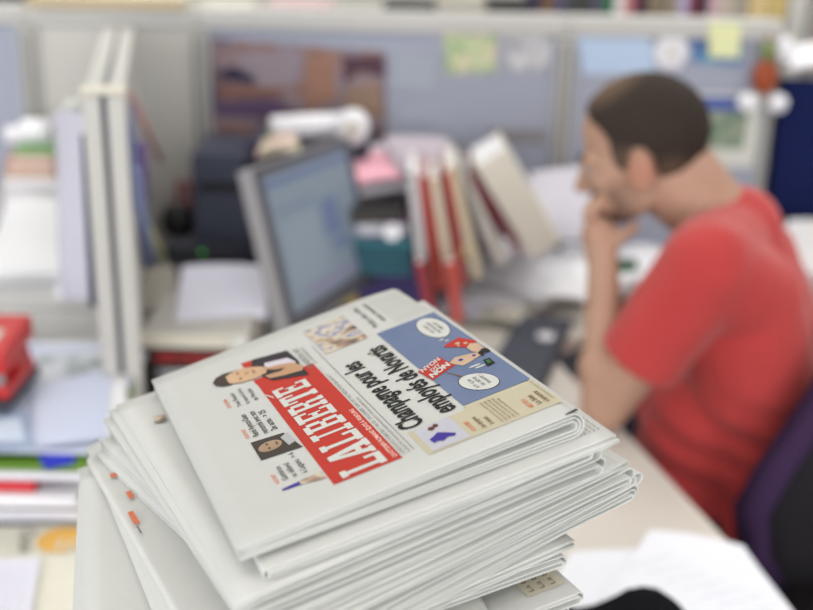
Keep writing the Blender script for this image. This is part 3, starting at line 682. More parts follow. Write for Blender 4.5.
# blue transparent folder with papers
PBL = M('pale_blue_folder', (196, 204, 226), 0.35, 0.5, 0.03, 6)
mag(DZ + 0.1125, ZF, X0, X1 + 0.0, Yf + 0.012, U(60, 342, z=ZF).y, PBL, 'pale blue folder on top of the magazine pile', 0.0, 'document_folder', 'folder')
q = [(118, 436), (138, 432), (126, 338), (20, 344)]
dpaper([(60, 440), (126, 436), (122, 340), (40, 342)], ZF + 0.003, WHITE, 'white sheet under the grey photo page on the blue folder', curl=0.0, layers=1)
dpaper([(30, 448), (104, 440), (112, 344), (34, 346)], ZF + 0.006, PBL, 'pale blue page covering the folder beside the hole punch', curl=0.001, layers=1)
dpaper([(36, 386), (108, 366), (108, 350), (34, 354)], ZF + 0.008, ramp_mat('grey_photo_page', [(0.35, (120, 128, 124)), (0.5, (176, 184, 190)), (0.62, (200, 204, 212))], 25), 'grey photo page on the folder right of the hole punch', curl=0.0)
dpaper([(102, 362), (108, 361), (110, 342), (105, 342)], ZF + 0.010, C('salmon', (236, 176, 160)), 'small salmon bookmark tab at the top of the blue folder', curl=0.0)
# clear plastic box edge bottom-left
dpaper([(-30, 452), (34, 450), (26, 412), (-30, 414)], ZF + 0.010, M('steel_blue_plastic', (150, 168, 196), 0.3, 0.5), 'steel blue plastic sleeve in front of the hole punch', curl=0.0)
dpaper([(-30, 444), (22, 442), (18, 418), (-30, 420)], ZF + 0.0125, M('ice_blue_plastic', (196, 210, 228), 0.3, 0.5), 'ice blue card inside the plastic sleeve', curl=0.0)
# hole punch
hp = U(-14, 406, z=ZF + 0.012)
t = empty('hole_punch', (hp.x, hp.y + 0.05, ZF + 0.0145), 'large red metal hole punch standing on the blue folder', 'hole punch')
hw = U(27, 400, z=ZF).x - hp.x
boxo('base_plate', (-0.12, -0.075, 0), (hw, 0.07, 0.012), M('dark_base', (60, 62, 72), 0.5), t, bev=0.002)
boxo('lower_body', (-0.12, -0.06, 0.0125), (hw - 0.003, 0.06, 0.03), RED, t, bev=0.003)
bm = bmesh.new()
rod(bm, (hw - 0.02, -0.045, 0.0305), (hw - 0.02, -0.045, 0.052), 0.008); rod(bm, (hw - 0.06, -0.045, 0.0305), (hw - 0.06, -0.045, 0.052), 0.008)
link('punch_pin', bm, SILV, t)
bm = bmesh.new(); m_ = Matrix.Translation((0, 0.06, 0.062)) @ Matrix.Rotation(R(6), 4, 'X')
box(bm, (-0.12, -0.12, -0.002), (hw - 0.004, 0.012, 0.034), m_, 0.006); hd = link('handle', bm, RED, t)
bm = bmesh.new(); box(bm, (-0.03, -0.095, 0.0342), (hw - 0.026, -0.045, 0.0352), m_); link('handle_label', bm, CREAM, hd)
bm = bmesh.new(); box(bm, (-0.11, 0.0, 0.0305), (hw - 0.008, 0.055, 0.05)); link('rear_body', bm, RED, t)
# white tray tower and white sheets behind
t = empty('letter_tray', (U(40, 320, Y=2.0).x, 2.02, DZ), 'white letter tray tower behind the blue folder', 'tray')
zt1 = U(40, 280, Y=1.93).z - DZ
wl, wr = U(-60, 300, Y=1.93).x - t.location.x, U(100, 300, Y=1.93).x - t.location.x
WPL = M('white_plastic', (218, 218, 216), 0.5, 0.3)
boxo('bottom_tray', (wl, -0.09, 0), (wr, 0.2, 0.05), WPL, t, bev=0.003)
boxo('middle_tray', (wl, -0.09, 0.055), (wr, 0.2, 0.115), WPL, t, bev=0.003)
boxo('top_tray', (wl, -0.09, 0.12), (wr, 0.2, zt1), WPL, t, bev=0.003)
boxo('shadow_gap', (wl + 0.005, -0.085, 0.05), (wr - 0.005, 0.19, 0.055), GREY, t); boxo('shadow_gap', (wl + 0.005, -0.085, 0.115), (wr - 0.005, 0.19, 0.12), GREY, t)
zz = DZ + zt1
tag(sheet('paper_sheet', [U(-20, 278, z=zz + 0.01), U(82, 276, z=zz + 0.01), U(62, 200, z=zz + 0.055), U(6, 200, z=zz + 0.055)], M('pure_white', (222, 222, 225), 0.75), curl=0.008, layers=5, gap=0.006, jit=0.003), 'bright white sheets lying on the letter tray', 'paper')
tag(sheet('paper_sheet', [U(56, 300, Y=1.9), U(100, 290, Y=1.92), U(78, 224, Y=2.02), U(58, 236, Y=2.02)], WHITE, curl=0.01, layers=2), 'white sheet sliding off the tray towards the divider', 'paper')
# high book pile at back left, on a box
zb = U(30, 205, Y=2.38).z
t = empty('archive_box', (U(20, 205, Y=2.40).x, 2.42, DZ), 'grey archive box at the back left carrying the book pile', 'box')
boxo('body', (-0.14, -0.08, 0), (0.12, 0.12, zb - DZ - 0.03), M('archive_grey', (150, 148, 152), 0.7), t, bev=0.003)
boxo('lid', (-0.144, -0.084, zb - DZ - 0.0295), (0.124, 0.124, zb - DZ), M('archive_lid', (170, 168, 170), 0.7), t, bev=0.003)
def lay(y0, y1, xa, xb, c, label, pg=None):
    Yb = 2.36
    z0 = U(30, y1, Y=Yb).z; z1 = U(30, y0, Y=Yb).z
    return mag(z0 + 0.0003, z1 - 0.0003, U(xa, 180, Y=Yb).x, U(xb, 180, Y=Yb).x, Yb, Yb + 0.16, C('pile_' + label.split()[0] + label.split()[1], c), label, name='book', cat='book', page=pg)
lay(190, 204, 2, 56, (196, 192, 186), 'pale grey book at the bottom of the back left pile')
lay(178, 190, 2, 56, (206, 200, 194), 'stone white book second in the back left pile')
lay(166, 178, 6, 54, (206, 128, 96), 'dull orange book in the back left pile', C('pages_buff', (206, 190, 176)))
lay(156, 166, 10, 54, (214, 112, 76), 'bright orange book in the back left pile', C('pages_pale', (210, 206, 196)))
lay(149, 156, 16, 54, (130, 168, 116), 'soft green booklet in the back left pile', C('pages_green', (140, 170, 126)))
Yb = 2.42
zt_ = U(30, 149, Y=2.36).z
for (xa, xb, r, lb) in ((8, 26, 0.018, 'short white paper roll on the left of the back left pile'), (24, 52, 0.026, 'thick white paper roll on top of the back left pile')):
    a = U(xa, 140, Y=Yb); b_ = U(xb, 140, Y=Yb); a.z = b_.z = zt_ + r + 0.0005
    cyl('paper_roll', a, b_, r, WHITE, lb, 'paper roll', CREAM)
# lilac sheet leaning on left face of the divider + dark folder
q = [U(62, 300, Y=1.80), U(100, 300, Y=1.74), U(84, 112, Y=1.86), U(52, 112, Y=1.98)]
tag(sheet('poster_sheet', q, M('lilac_grey_card', (190, 188, 200), 0.7), curl=0.012, layers=2, gap=0.004), 'tall lilac grey card leaning against the left side of the divider', 'card')
q = [U(90, 306, Y=1.66), U(100, 306, Y=1.66), U(87, 134, Y=1.66), U(81, 134, Y=1.66)]
tag(sheet('document_folder', q, M('midnight_blue', (44, 50, 74), 0.6), layers=1, th=0.004), 'midnight blue folder squeezed between card and divider', 'folder')
a = U(66, 108, Y=1.93); b_ = U(86, 104, Y=1.93)
cyl('paper_roll', a, b_, 0.012, M('ivory_roll', (206, 206, 198), 0.7), 'ivory paper roll resting on the edge of the lilac card', 'paper roll', CREAM)

# newspaper with an orange disc bottom-left, on the desk
PAPW = M('cream_newsprint', (222, 219, 205), 0.85, 0.1)
qn = [(-40, 660), (150, 640), (150, 520), (-40, 530)]
z = DZ + 0.012
o = dpaper([(-60, 680), (170, 660), (160, 516), (-40, 530)], z, PAPW, 'cream newspaper page with an orange disc lying at the lower left', 'newspaper_page', layers=3, curl=0.0, jit=0.0, gap=0.004)
ctr = U(62, 540, z=z + 0.0005); bm = bmesh.new()
bmesh.ops.create_circle(bm, cap_ends=True, segments=40, radius=0.0325, matrix=Matrix.Translation(ctr + Vector((0, 0, 0.0006)))); link('orange_disc', bm, M('disc_orange', (238, 186, 96), 0.8), o)
bm = bmesh.new(); flat_text(bm, 'Quai', U(22, 530, z=z) + Vector((0, 0, 0.001)), Vector((0.25, -0.97, 0)), Vector((0.97, 0.25, 0)), 0.06, 0.02); link('heading_print', bm, GINK, o)
bm = bmesh.new(); c0 = U(63, 524, z=z + 0.002); flat_text(bm, 'II', U(54, 552, z=z) + Vector((0, 0, 0.0025)), Vector((1, 0, 0)), Vector((0, 1, 0)), 0.02, 0.03); link('disc_print', bm, PAPW, o)
o = dpaper([(-60, 670), (22, 650), (38, 558), (-40, 562)], z + 0.006, LILAC, 'white letter with lines of text at the lower left corner', 'letter', curl=0.0)
bm = bmesh.new()
for k in range(7):
    p0 = U(-10, 572 + k * 9, z=z + 0.0065); p1 = U(28 - k, 570 + k * 9, z=z + 0.0065)
    u_ = (p1 - p0).normalized(); flat_text(bm, 'Madame, Monsieur, nous vous', p0 + Vector((0, 0, 0.0006)), u_, Vector((-u_.y, u_.x, 0)), (p1 - p0).length, 0.003)
link('letter_text', bm, GINK, o)

# papers bottom right and black cloth
pr_ = U(700, 600, z=DZ)
o = dpaper([(520, 640), (800, 690), (728, 548), (572, 552)], DZ + 0.010, M('cool_white_paper', (236, 238, 246), 0.75), 'white printed sheets spread on the desk at the lower right', 'printed_sheets', layers=3, curl=0.002, jit=0.004)
o = dpaper([(600, 600), (812, 640), (742, 546), (650, 530)], DZ + 0.020, M('cool_white_paper', (236, 238, 246), 0.75), 'top white printed sheet at the lower right beside the chair', 'printed_sheets', layers=2, curl=0.004, jit=0.003)
bm = bmesh.new()
for k in range(7):
    a_ = U(655 + k * 12, 558 + k * 4 + 0, z=DZ + 0.026); 
    p0 = U(630 + k * 18, 566 + k * 8, z=DZ + 0.026); p1 = U(672 + k * 18, 556 + k * 8, z=DZ + 0.026)
    u_ = (p1 - p0).normalized(); flat_text(bm, 'texte de la page imprimee', p0, u_, Vector((-u_.y, u_.x, 0)), (p1 - p0).length, 0.004)
link('sheet_text', bm, M('faint_ink', (190, 192, 204), 0.8), o)
cp = U(612, 612, z=0.80)
bm = bmesh.new()
bmesh.ops.create_uvsphere(bm, u_segments=40, v_segments=20, radius=1.0)
for v in bm.verts:
    k = 1 + 0.12 * noise.noise(v.co * 2.2) + 0.05 * noise.noise(v.co * 6)
    v.co = Vector((v.co.x * 0.125 * k, v.co.y * 0.10 * k, max(v.co.z, -0.5) * 0.062 * k))
    v.co.z += 0.016 * math.sin(v.co.x * 45)
zmin = min(v.co.z for v in bm.verts)
for v in bm.verts: v.co.z = max(v.co.z, zmin + 0.01)
zmin += 0.01
o = link('folded_jacket', bm, M('black_cloth', (24, 24, 28), 0.95, 0.05, 0.3, 80, bump=0.5), None, True)
jp = U(622, 668, z=DZ + 0.06); o.location = (jp.x, jp.y, DZ + 0.02 - zmin); tag(o, 'bunched black cloth lying beside the newspaper stack', 'jacket')
bm = bmesh.new()
for k in range(3): box(bm, (0.02, -0.1 - k * 0.004, 0.0), (0.1, -0.095 - k * 0.004, 0.01))
link('cuff_fold', bm, MATS['black_cloth'], o)

# ------------------------------------------------------------------ the man at the desk
SKIN = M('skin', (182, 146, 126), 0.6, 0.3, 0.0, 14, c2=(168, 130, 110))
FW = Vector((-0.95, 0.30, 0)).normalized(); LF = Vector((-FW.y, FW.x, 0)); LF = Vector((-0.30, -0.95, 0)).normalized(); UPV = Vector((0, 0, 1))
BODY0 = Vector((0.62, 1.80, 0))
def remeshed(name, bm, voxel, smooth, mat, parent, loc):
    me = bpy.data.meshes.new(name); bmesh.ops.transform(bm, matrix=Matrix.Translation(-loc), verts=bm.verts); bm.to_mesh(me); bm.free()
    o = bpy.data.objects.new(name, me); COL.objects.link(o)
    r = o.modifiers.new('r', 'REMESH'); r.mode = 'VOXEL'; r.voxel_size = voxel; r.use_smooth_shade = True
    s = o.modifiers.new('s', 'SMOOTH'); s.factor = 0.5; s.iterations = smooth
    dg = bpy.context.evaluated_depsgraph_get(); dg.update()
    me2 = bpy.data.meshes.new_from_object(o.evaluated_get(dg)); o.modifiers.clear(); o.data = me2; me2.name = name
    me2.materials.clear(); me2.materials.append(mat)
    for p in me2.polygons: p.use_smooth = True
    o.parent = parent
    return o
man = empty('person', BODY0, 'man in a red t-shirt sitting at the desk with chin on his hand', 'person')
HC = U(643, 130, Y=1.86)                           # centre of the skull
fh = (FW + Vector((0, 0, -0.16))).normalized(); HR = frame3(fh, LF)       # head frame: x forward, y left, z up
def hp_(x, y, z): return HC + HR @ Vector((x, y, z))
b = bmesh.new()
ball(b, hp_(0, 0, 0), (0.101, 0.077, 0.092), HR, 28)
ball(b, hp_(0.032, 0, -0.050), (0.066, 0.066, 0.085), HR, 24)
ball(b, hp_(0.046, 0, -0.108), (0.046, 0.049, 0.048), HR, 24)
ball(b, hp_(0.068, 0, -0.142), (0.022, 0.026, 0.020), HR)          # chin
ball(b, hp_(0.084, 0, -0.118), (0.018, 0.026, 0.016), HR)          # mouth mound
limb(b, hp_(0.094, 0, -0.046), hp_(0.112, 0, -0.088), 0.009, 0.012) # nose
for s in (-1, 1):
    ball(b, hp_(0.104, s * 0.011, -0.091), (0.010, 0.009, 0.008), HR)
    ball(b, hp_(0.086, s * 0.030, -0.036), (0.018, 0.026, 0.009), HR)   # brow
    ball(b, hp_(0.062, s * 0.044, -0.076), (0.026, 0.018, 0.022), HR)   # cheek bone
    ball(b, hp_(0.026, s * 0.050, -0.110), (0.038, 0.014, 0.028), HR)   # jaw
    ball(b, hp_(-0.002, s * 0.079, -0.056), (0.023, 0.009, 0.034), HR)  # ear
    ball(b, hp_(-0.008, s * 0.083, -0.047), (0.015, 0.007, 0.019), HR)
neck0 = hp_(-0.030, 0, -0.090); NB = U(722, 224, Y=1.85)
limb(b, neck0, NB, 0.056, 0.064)
limb(b, hp_(-0.055, 0, -0.045), NB + Vector((0.01, 0, 0.0)), 0.045, 0.055)
# shoulders, trunk
SN = U(706, 268, Y=1.675); SFar = NB + (NB - SN) * 1.0; SFar.z = SN.z - 0.035; SFar.x -= 0.02
limb(b, NB, SN, 0.055, 0.058); limb(b, NB, SFar, 0.055, 0.058)
PEL = Vector((0.66, 1.83, 0.57)); CH = Vector((0.585, 1.845, 0.90)); WA = Vector((0.635, 1.835, 0.72))
for s in (-1, 1):
    limb(b, CH + LF * s * 0.085, WA + LF * s * 0.065, 0.095, 0.092); limb(b, WA + LF * s * 0.065, PEL + LF * s * 0.08, 0.092, 0.098)
limb(b, NB, CH, 0.07, 0.10)
# near arm: elbow on the desk, hand at the mouth
EL = U(604, 408, Y=1.71); EL.z = DZ + 0.043
WR = U(603, 268, Y=1.765)
limb(b, SN, EL, 0.050, 0.040); limb(b, EL, WR, 0.040, 0.026)
mid_ = EL.lerp(WR, 0.3); ball(b, mid_, 0.043)
# hand: palm, four curled fingers in front of the mouth, thumb along the jaw
PM = U(600, 236, Y=1.785)
hu = (PM - WR).normalized(); 
limb(b, WR, PM, 0.026, 0.030)
ball(b, PM + Vector((-0.004, 0, 0)), (0.028, 0.034, 0.034), None)
kn = [U(588, 214, Y=1.765), U(589, 208, Y=1.785), U(592, 207, Y=1.806), U(596, 211, Y=1.825)]
for k, K in enumerate(kn):
    r0 = 0.0098 - 0.0006 * k
    limb(b, PM + (K - PM) * 0.4, K, 0.012, r0 + 0.001)
    p1 = K + Vector((0.022, 0.010, 0.016)) * (1 - 0.07 * k); p2 = p1 + Vector((0.018, 0.008, -0.012)) * (1 - 0.07 * k)
    limb(b, K, p1, r0, r0 - 0.001); limb(b, p1, p2, r0 - 0.001, r0 - 0.002)
th0 = U(606, 246, Y=1.765); th1 = U(622, 236, Y=1.77); th2 = U(636, 226, Y=1.785)
limb(b, th0, th1, 0.014, 0.011); limb(b, th1, th2, 0.011, 0.009)
# far arm hanging to the lap
EF = SFar + FW * 0.02 + LF * -0.03 + Vector((0, 0, -0.27)); WF = EF + FW * 0.20 + LF * 0.04 + Vector((0, 0, -0.08))
limb(b, SFar, EF, 0.050, 0.040); limb(b, EF, WF, 0.040, 0.026)
PF = WF + FW * 0.055 + Vector((0, 0, -0.012)); limb(b, WF, PF, 0.026, 0.024); ball(b, PF, (0.040, 0.036, 0.016))
for k in range(4):
    q0 = PF + FW * (0.02 - 0.004 * k) + LF * (0.030 - 0.018 * k); q1 = q0 + FW * (0.038 + 0.004 * (k in (1, 2))) + Vector((0, 0, 0.002)); q2 = q1 + FW * 0.022 + Vector((0, 0, -0.014))
    limb(b, q0, q1, 0.009, 0.008); limb(b, q1, q2, 0.008, 0.007)
q0 = PF + LF * 0.030; q1 = q0 + FW * 0.02 + LF * 0.024; limb(b, q0, q1, 0.011, 0.009); limb(b, q1, q1 + FW * 0.022, 0.009, 0.008)
# legs (under the desk)
LEG = []
for s in (-1, 1):
    H_ = PEL + LF * s * 0.09 + Vector((0, 0, -0.02)); K_ = H_ + FW * 0.40 + LF * s * 0.03; K_.z = 0.56; A_ = K_ + FW * 0.02; A_.z = 0.09
    limb(b, H_, K_, 0.082, 0.056); limb(b, K_, A_, 0.054, 0.036); limb(b, A_ + Vector((0, 0, -0.045)), A_ + FW * 0.15 + Vector((0, 0, -0.055)), 0.034, 0.026)
    LEG.append((H_, K_, A_))
body = remeshed('body', b, 0.0045, 5, SKIN, man, BODY0)
# stubble and flushed ear are the skin's own colour
nt = SKIN.node_tree; bs = nt.nodes['Principled BSDF']; old = bs.inputs['Base Color'].links[0].from_socket
tc = nt.nodes.new('ShaderNodeTexCoord')
def blobmask(c, r, col, soft, prev):
    vm = nt.nodes.new('ShaderNodeVectorMath'); vm.operation = 'DISTANCE'; vm.inputs[1].default_value = c - BODY0
    nt.links.new(tc.outputs['Object'], vm.inputs[0])
    mr = nt.nodes.new('ShaderNodeMapRange'); mr.inputs[1].default_value = r; mr.inputs[2].default_value = r * soft; mr.inputs[3].default_value = 0; mr.inputs[4].default_value = 0.75
    nt.links.new(vm.outputs['Value'], mr.inputs[0])
    mx = nt.nodes.new('ShaderNodeMix'); mx.data_type = 'RGBA'; mx.inputs[7].default_value = (*lin(col), 1)
    nt.links.new(mr.outputs[0], mx.inputs[0]); nt.links.new(prev, mx.inputs[6]); return mx.outputs[2]
o_ = blobmask(hp_(0.050, 0.03, -0.122), 0.066, (104, 82, 70), 0.55, old)
o_ = blobmask(hp_(-0.004, 0.082, -0.052), 0.034, (172, 118, 98), 0.6, o_)
nt.links.new(o_, bs.inputs['Base Color'])
# hair
b = bmesh.new()
bmesh.ops.create_uvsphere(b, u_segments=110, v_segments=90, radius=1.0)
kill = []
for v in b.verts:
    x, y, z = v.co
    v.co = Vector((x * 0.107 - 0.003, y * 0.0835, z * 0.096 - 0.001))
HB = [(-0.12, -0.060), (-0.06, -0.078), (-0.028, -0.074), (-0.020, -0.030), (-0.004, -0.014), (0.014, -0.022), (0.019, -0.082), (0.034, -0.084), (0.042, -0.03), (0.052, 0.004), (0.066, 0.020), (0.084, 0.030), (0.094, 0.040), (0.12, 0.050)]
def hline(x):
    for (x0, z0), (x1, z1) in zip(HB, HB[1:]):
        if x0 <= x <= x1: return z0 + (z1 - z0) * (x - x0) / (x1 - x0)
    return -0.06
def zcut(v):
    x, y, z = v
    return z - (hline(x) + (0.016 * (1 - min(1, abs(y) / 0.05)) if x > 0.05 else 0))
bmesh.ops.delete(b, geom=[v for v in b.verts if zcut(v.co) < 0], context='VERTS')
bmesh.ops.solidify(b, geom=b.faces[:], thickness=0.014)
for v in b.verts:
    v.co += v.co.normalized() * 0.0018 * noise.noise(v.co * 120)
bmesh.ops.transform(b, matrix=Matrix.Translation(HC - BODY0) @ HR.to_4x4(), verts=b.verts)
link('hair', b, M('brown_hair', (56, 46, 40), 0.75, 0.2, 0.4, 160, bump=0.8), man, True)
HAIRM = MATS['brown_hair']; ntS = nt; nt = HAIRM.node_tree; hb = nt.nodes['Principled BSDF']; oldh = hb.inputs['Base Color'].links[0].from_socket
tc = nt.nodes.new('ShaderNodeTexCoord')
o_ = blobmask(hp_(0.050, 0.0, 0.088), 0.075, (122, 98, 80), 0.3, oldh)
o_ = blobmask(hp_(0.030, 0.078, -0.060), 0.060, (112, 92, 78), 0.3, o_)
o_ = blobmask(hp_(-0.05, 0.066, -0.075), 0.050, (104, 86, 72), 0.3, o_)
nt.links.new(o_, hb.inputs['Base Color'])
for s in (-1, 1):
    b = bmesh.new(); ball(b, hp_(0.079, s * 0.030, -0.056) - BODY0, 0.0115); e_ = link('eye', b, WHITE, man, True)
    b = bmesh.new(); ball(b, hp_(0.0885, s * 0.031, -0.057) - BODY0, (0.004, 0.006, 0.006), HR); link('iris', b, BLACK, e_, True)
    b = bmesh.new(); ball(b, hp_(0.100, s * 0.032, -0.032) - BODY0, (0.007, 0.022, 0.0045), HR); link('eyebrow', b, MATS['brown_hair'], man, True)
# shirt
SHIRT = M('red_cotton', (184, 68, 66), 0.9, 0.1, 0.0, 9, c2=(172, 58, 58), bump=0.4)
SHIRT.node_tree.nodes['Principled BSDF'].inputs['Sheen Weight'].default_value = 0.3
SHIRT.node_tree.nodes['Principled BSDF'].inputs['Sheen Tint'].default_value = (1.0, 0.75, 0.72, 1)
b = bmesh.new()
for s in (-1, 1):
    limb(b, CH + LF * s * 0.090, WA + LF * s * 0.070, 0.112, 0.106); limb(b, WA + LF * s * 0.070, PEL + LF * s * 0.085 + Vector((0, 0, -0.01)), 0.106, 0.116)
NBs = NB + Vector((0.020, 0, -0.020))
limb(b, NBs, CH, 0.088, 0.120)
limb(b, NBs, SN, 0.070, 0.075); limb(b, NBs, SFar, 0.070, 0.075)
B1 = U(746, 262, Y=1.86); B2 = U(760, 325, Y=1.83); B3 = U(748, 300, Y=1.74)
limb(b, NBs, B1, 0.08, 0.088); limb(b, B1, B2, 0.088, 0.10); limb(b, B2, PEL + Vector((0.02, 0, 0)), 0.10, 0.115)
limb(b, SN, B3, 0.072, 0.090); limb(b, B3, WA + LF * 0.07, 0.09, 0.106)
limb(b, CH + FW * 0.02, WA + FW * 0.11, 0.105, 0.112); limb(b, WA + FW * 0.11, PEL + FW * 0.13, 0.112, 0.105)
for s in (-1, 1): limb(b, WA + FW * 0.10 + LF * s * 0.075, PEL + FW * 0.13 + LF * s * 0.085, 0.10, 0.10)
SL = SN.lerp(EL, 0.655); rod(b, SN, SL, 0.074, 0.070, 28); SLf = SFar.lerp(EF, 0.60); rod(b, SFar, SLf, 0.074, 0.064, 28); ball(b, SN, 0.075); ball(b, SFar, 0.075)
for (cx, cz, amp) in ((0, 0.80, 0), ):
    pass
shirt = remeshed('shirt', b, 0.006, 14, SHIRT, man, BODY0)
for v in shirt.data.vertices:
    p = v.co
    z_ = p.z
    n_ = Vector(v.normal)
    w_ = max(0, min(1, (0.86 - z_) / 0.15))
    f_ = math.sin(z_ * 95 + p.x * 38 + 2.5 * noise.noise(p * 7)) * 0.0042 * w_ + 0.004 * noise.noise(p * 14)
    v.co = p + n_ * f_
# trousers
b = bmesh.new()
for H_, K_, A_ in LEG:
    limb(b, H_, K_, 0.094, 0.066); rod(b, K_, A_ + Vector((0, 0, 0.0)), 0.066, 0.052, 24); ball(b, K_, 0.066)
limb(b, LEG[0][0], LEG[1][0], 0.10, 0.10)
remeshed('trousers', b, 0.008, 4, M('dark_denim', (44, 50, 66), 0.9, 0.1, 0.2, 60), man, BODY0)
for H_, K_, A_ in LEG:
    b = bmesh.new(); limb(b, A_ + Vector((0, 0, -0.045)) - FW * 0.02, A_ + FW * 0.16 + Vector((0, 0, -0.050)), 0.045, 0.038)
    for v in b.verts: v.co.z = max(v.co.z, 0.002)
    bmesh.ops.transform(b, matrix=Matrix.Translation(-BODY0), verts=b.verts); link('shoe', b, BLACK, man, True)

# ------------------------------------------------------------------ office chair
PURP = M('purple_fabric', (62, 44, 74), 0.95, 0.1, 0.15, 150, bump=0.3)
CHB = M('black_fabric', (40, 38, 42), 0.95, 0.1, 0.2, 150, bump=0.3)
cb = Vector((0.70, 1.78, 0))
chair = empty('office_chair', cb, 'black office chair with a purple edged backrest under the man', 'chair')
yawc = math.atan2(FW.y, FW.x)
CMx = Matrix.Rotation(yawc, 4, 'Z')
b = bmesh.new(); box(b, (-0.23, -0.23, 0.385), (0.22, 0.23, 0.445), CMx, 0.025); link('seat', b, CHB, chair, True)
# backrest: curved shell, outer face black, purple rim and inner face
tl_ = U(838, 352, Y=1.60); 
def rimpt(t):      # outline of the backrest seen in the picture, given its own depth
    return None
P0 = U(738, 546, Y=1.545); P1 = U(735, 506, Y=1.55); P2 = U(760, 462, Y=1.56); P3 = U(800, 404, Y=1.585); P4 = U(836, 350, Y=1.61)
edge_ = [P0 + Vector((0.03, 0.0, -0.05)), P0, P1, P2, P3, P4]
right_ = Vector((0.86, 0.50, 0)).normalized(); thick_ = Vector((-0.50, 0.86, 0)).normalized()
def shell(name, w0, w1, off0, off1, mat):
    b = bmesh.new(); n_ = 10; rows = []
    for P_ in edge_:
        row = []
        for k in range(n_ + 1):
            w_ = w0 + (w1 - w0) * k / n_
            bow = 0.05 * math.sin(math.pi * min(1, max(0, w_ / 0.40)))
            row.append((P_ + right_ * w_ - thick_ * (off0 + bow), P_ + right_ * w_ - thick_ * (off1 + bow)))
        rows.append(row)
    g = [[(b.verts.new(x - cb), b.verts.new(y - cb)) for x, y in r] for r in rows]
    for i in range(len(g) - 1):
        for k in range(n_):
            for q in (0, 1): b.faces.new((g[i][k][q], g[i + 1][k][q], g[i + 1][k + 1][q], g[i][k + 1][q]))
    rim = [(i, 0) for i in range(len(g) - 1)] + [(len(g) - 1, k) for k in range(n_)] + [(i, n_) for i in range(len(g) - 1, 0, -1)] + [(0, k) for k in range(n_, 0, -1)]
    for a in range(len(rim)):
        i, k = rim[a]; i2, k2 = rim[(a + 1) % len(rim)]
        b.faces.new((g[i][k][0], g[i2][k2][0], g[i2][k2][1], g[i][k][1]))
    return link(name, b, mat, chair, True)
shell('backrest', 0.022, 0.40, 0.005, 0.035, CHB)
shell('backrest_edge', 0.0, 0.0215, -0.004, 0.040, PURP)
shell('backrest_edge', 0.4005, 0.422, -0.004, 0.040, PURP)
shell('backrest_cushion', 0.022, 0.40, -0.004, 0.0045, CHB)
b = bmesh.new(); rod(b, (0, 0, 0.385), (0, 0, 0.10), 0.028); link('gas_column', b, BLACK, chair)
pb = (P1 + right_ * 0.21 - thick_ * 0.10) - cb
b = bmesh.new(); rod(b, (0.0, 0, 0.37), (pb.x, pb.y, 0.40), 0.018); rod(b, (pb.x, pb.y, 0.40), (pb.x, pb.y, pb.z + 0.10), 0.018); link('back_support', b, BLACK, chair)
for k in range(5):
    a = k * 2 * math.pi / 5; b = bmesh.new(); rod(b, (0, 0, 0.11), (0.28 * math.cos(a), 0.28 * math.sin(a), 0.075), 0.025, 0.016); lg = link('leg', b, BLACK, chair)
    b = bmesh.new(); rod(b, (0.28 * math.cos(a) - 0.012, 0.28 * math.sin(a), 0.03), (0.28 * math.cos(a) + 0.012, 0.28 * math.sin(a), 0.03), 0.028); link('caster', b, BLACK, lg)

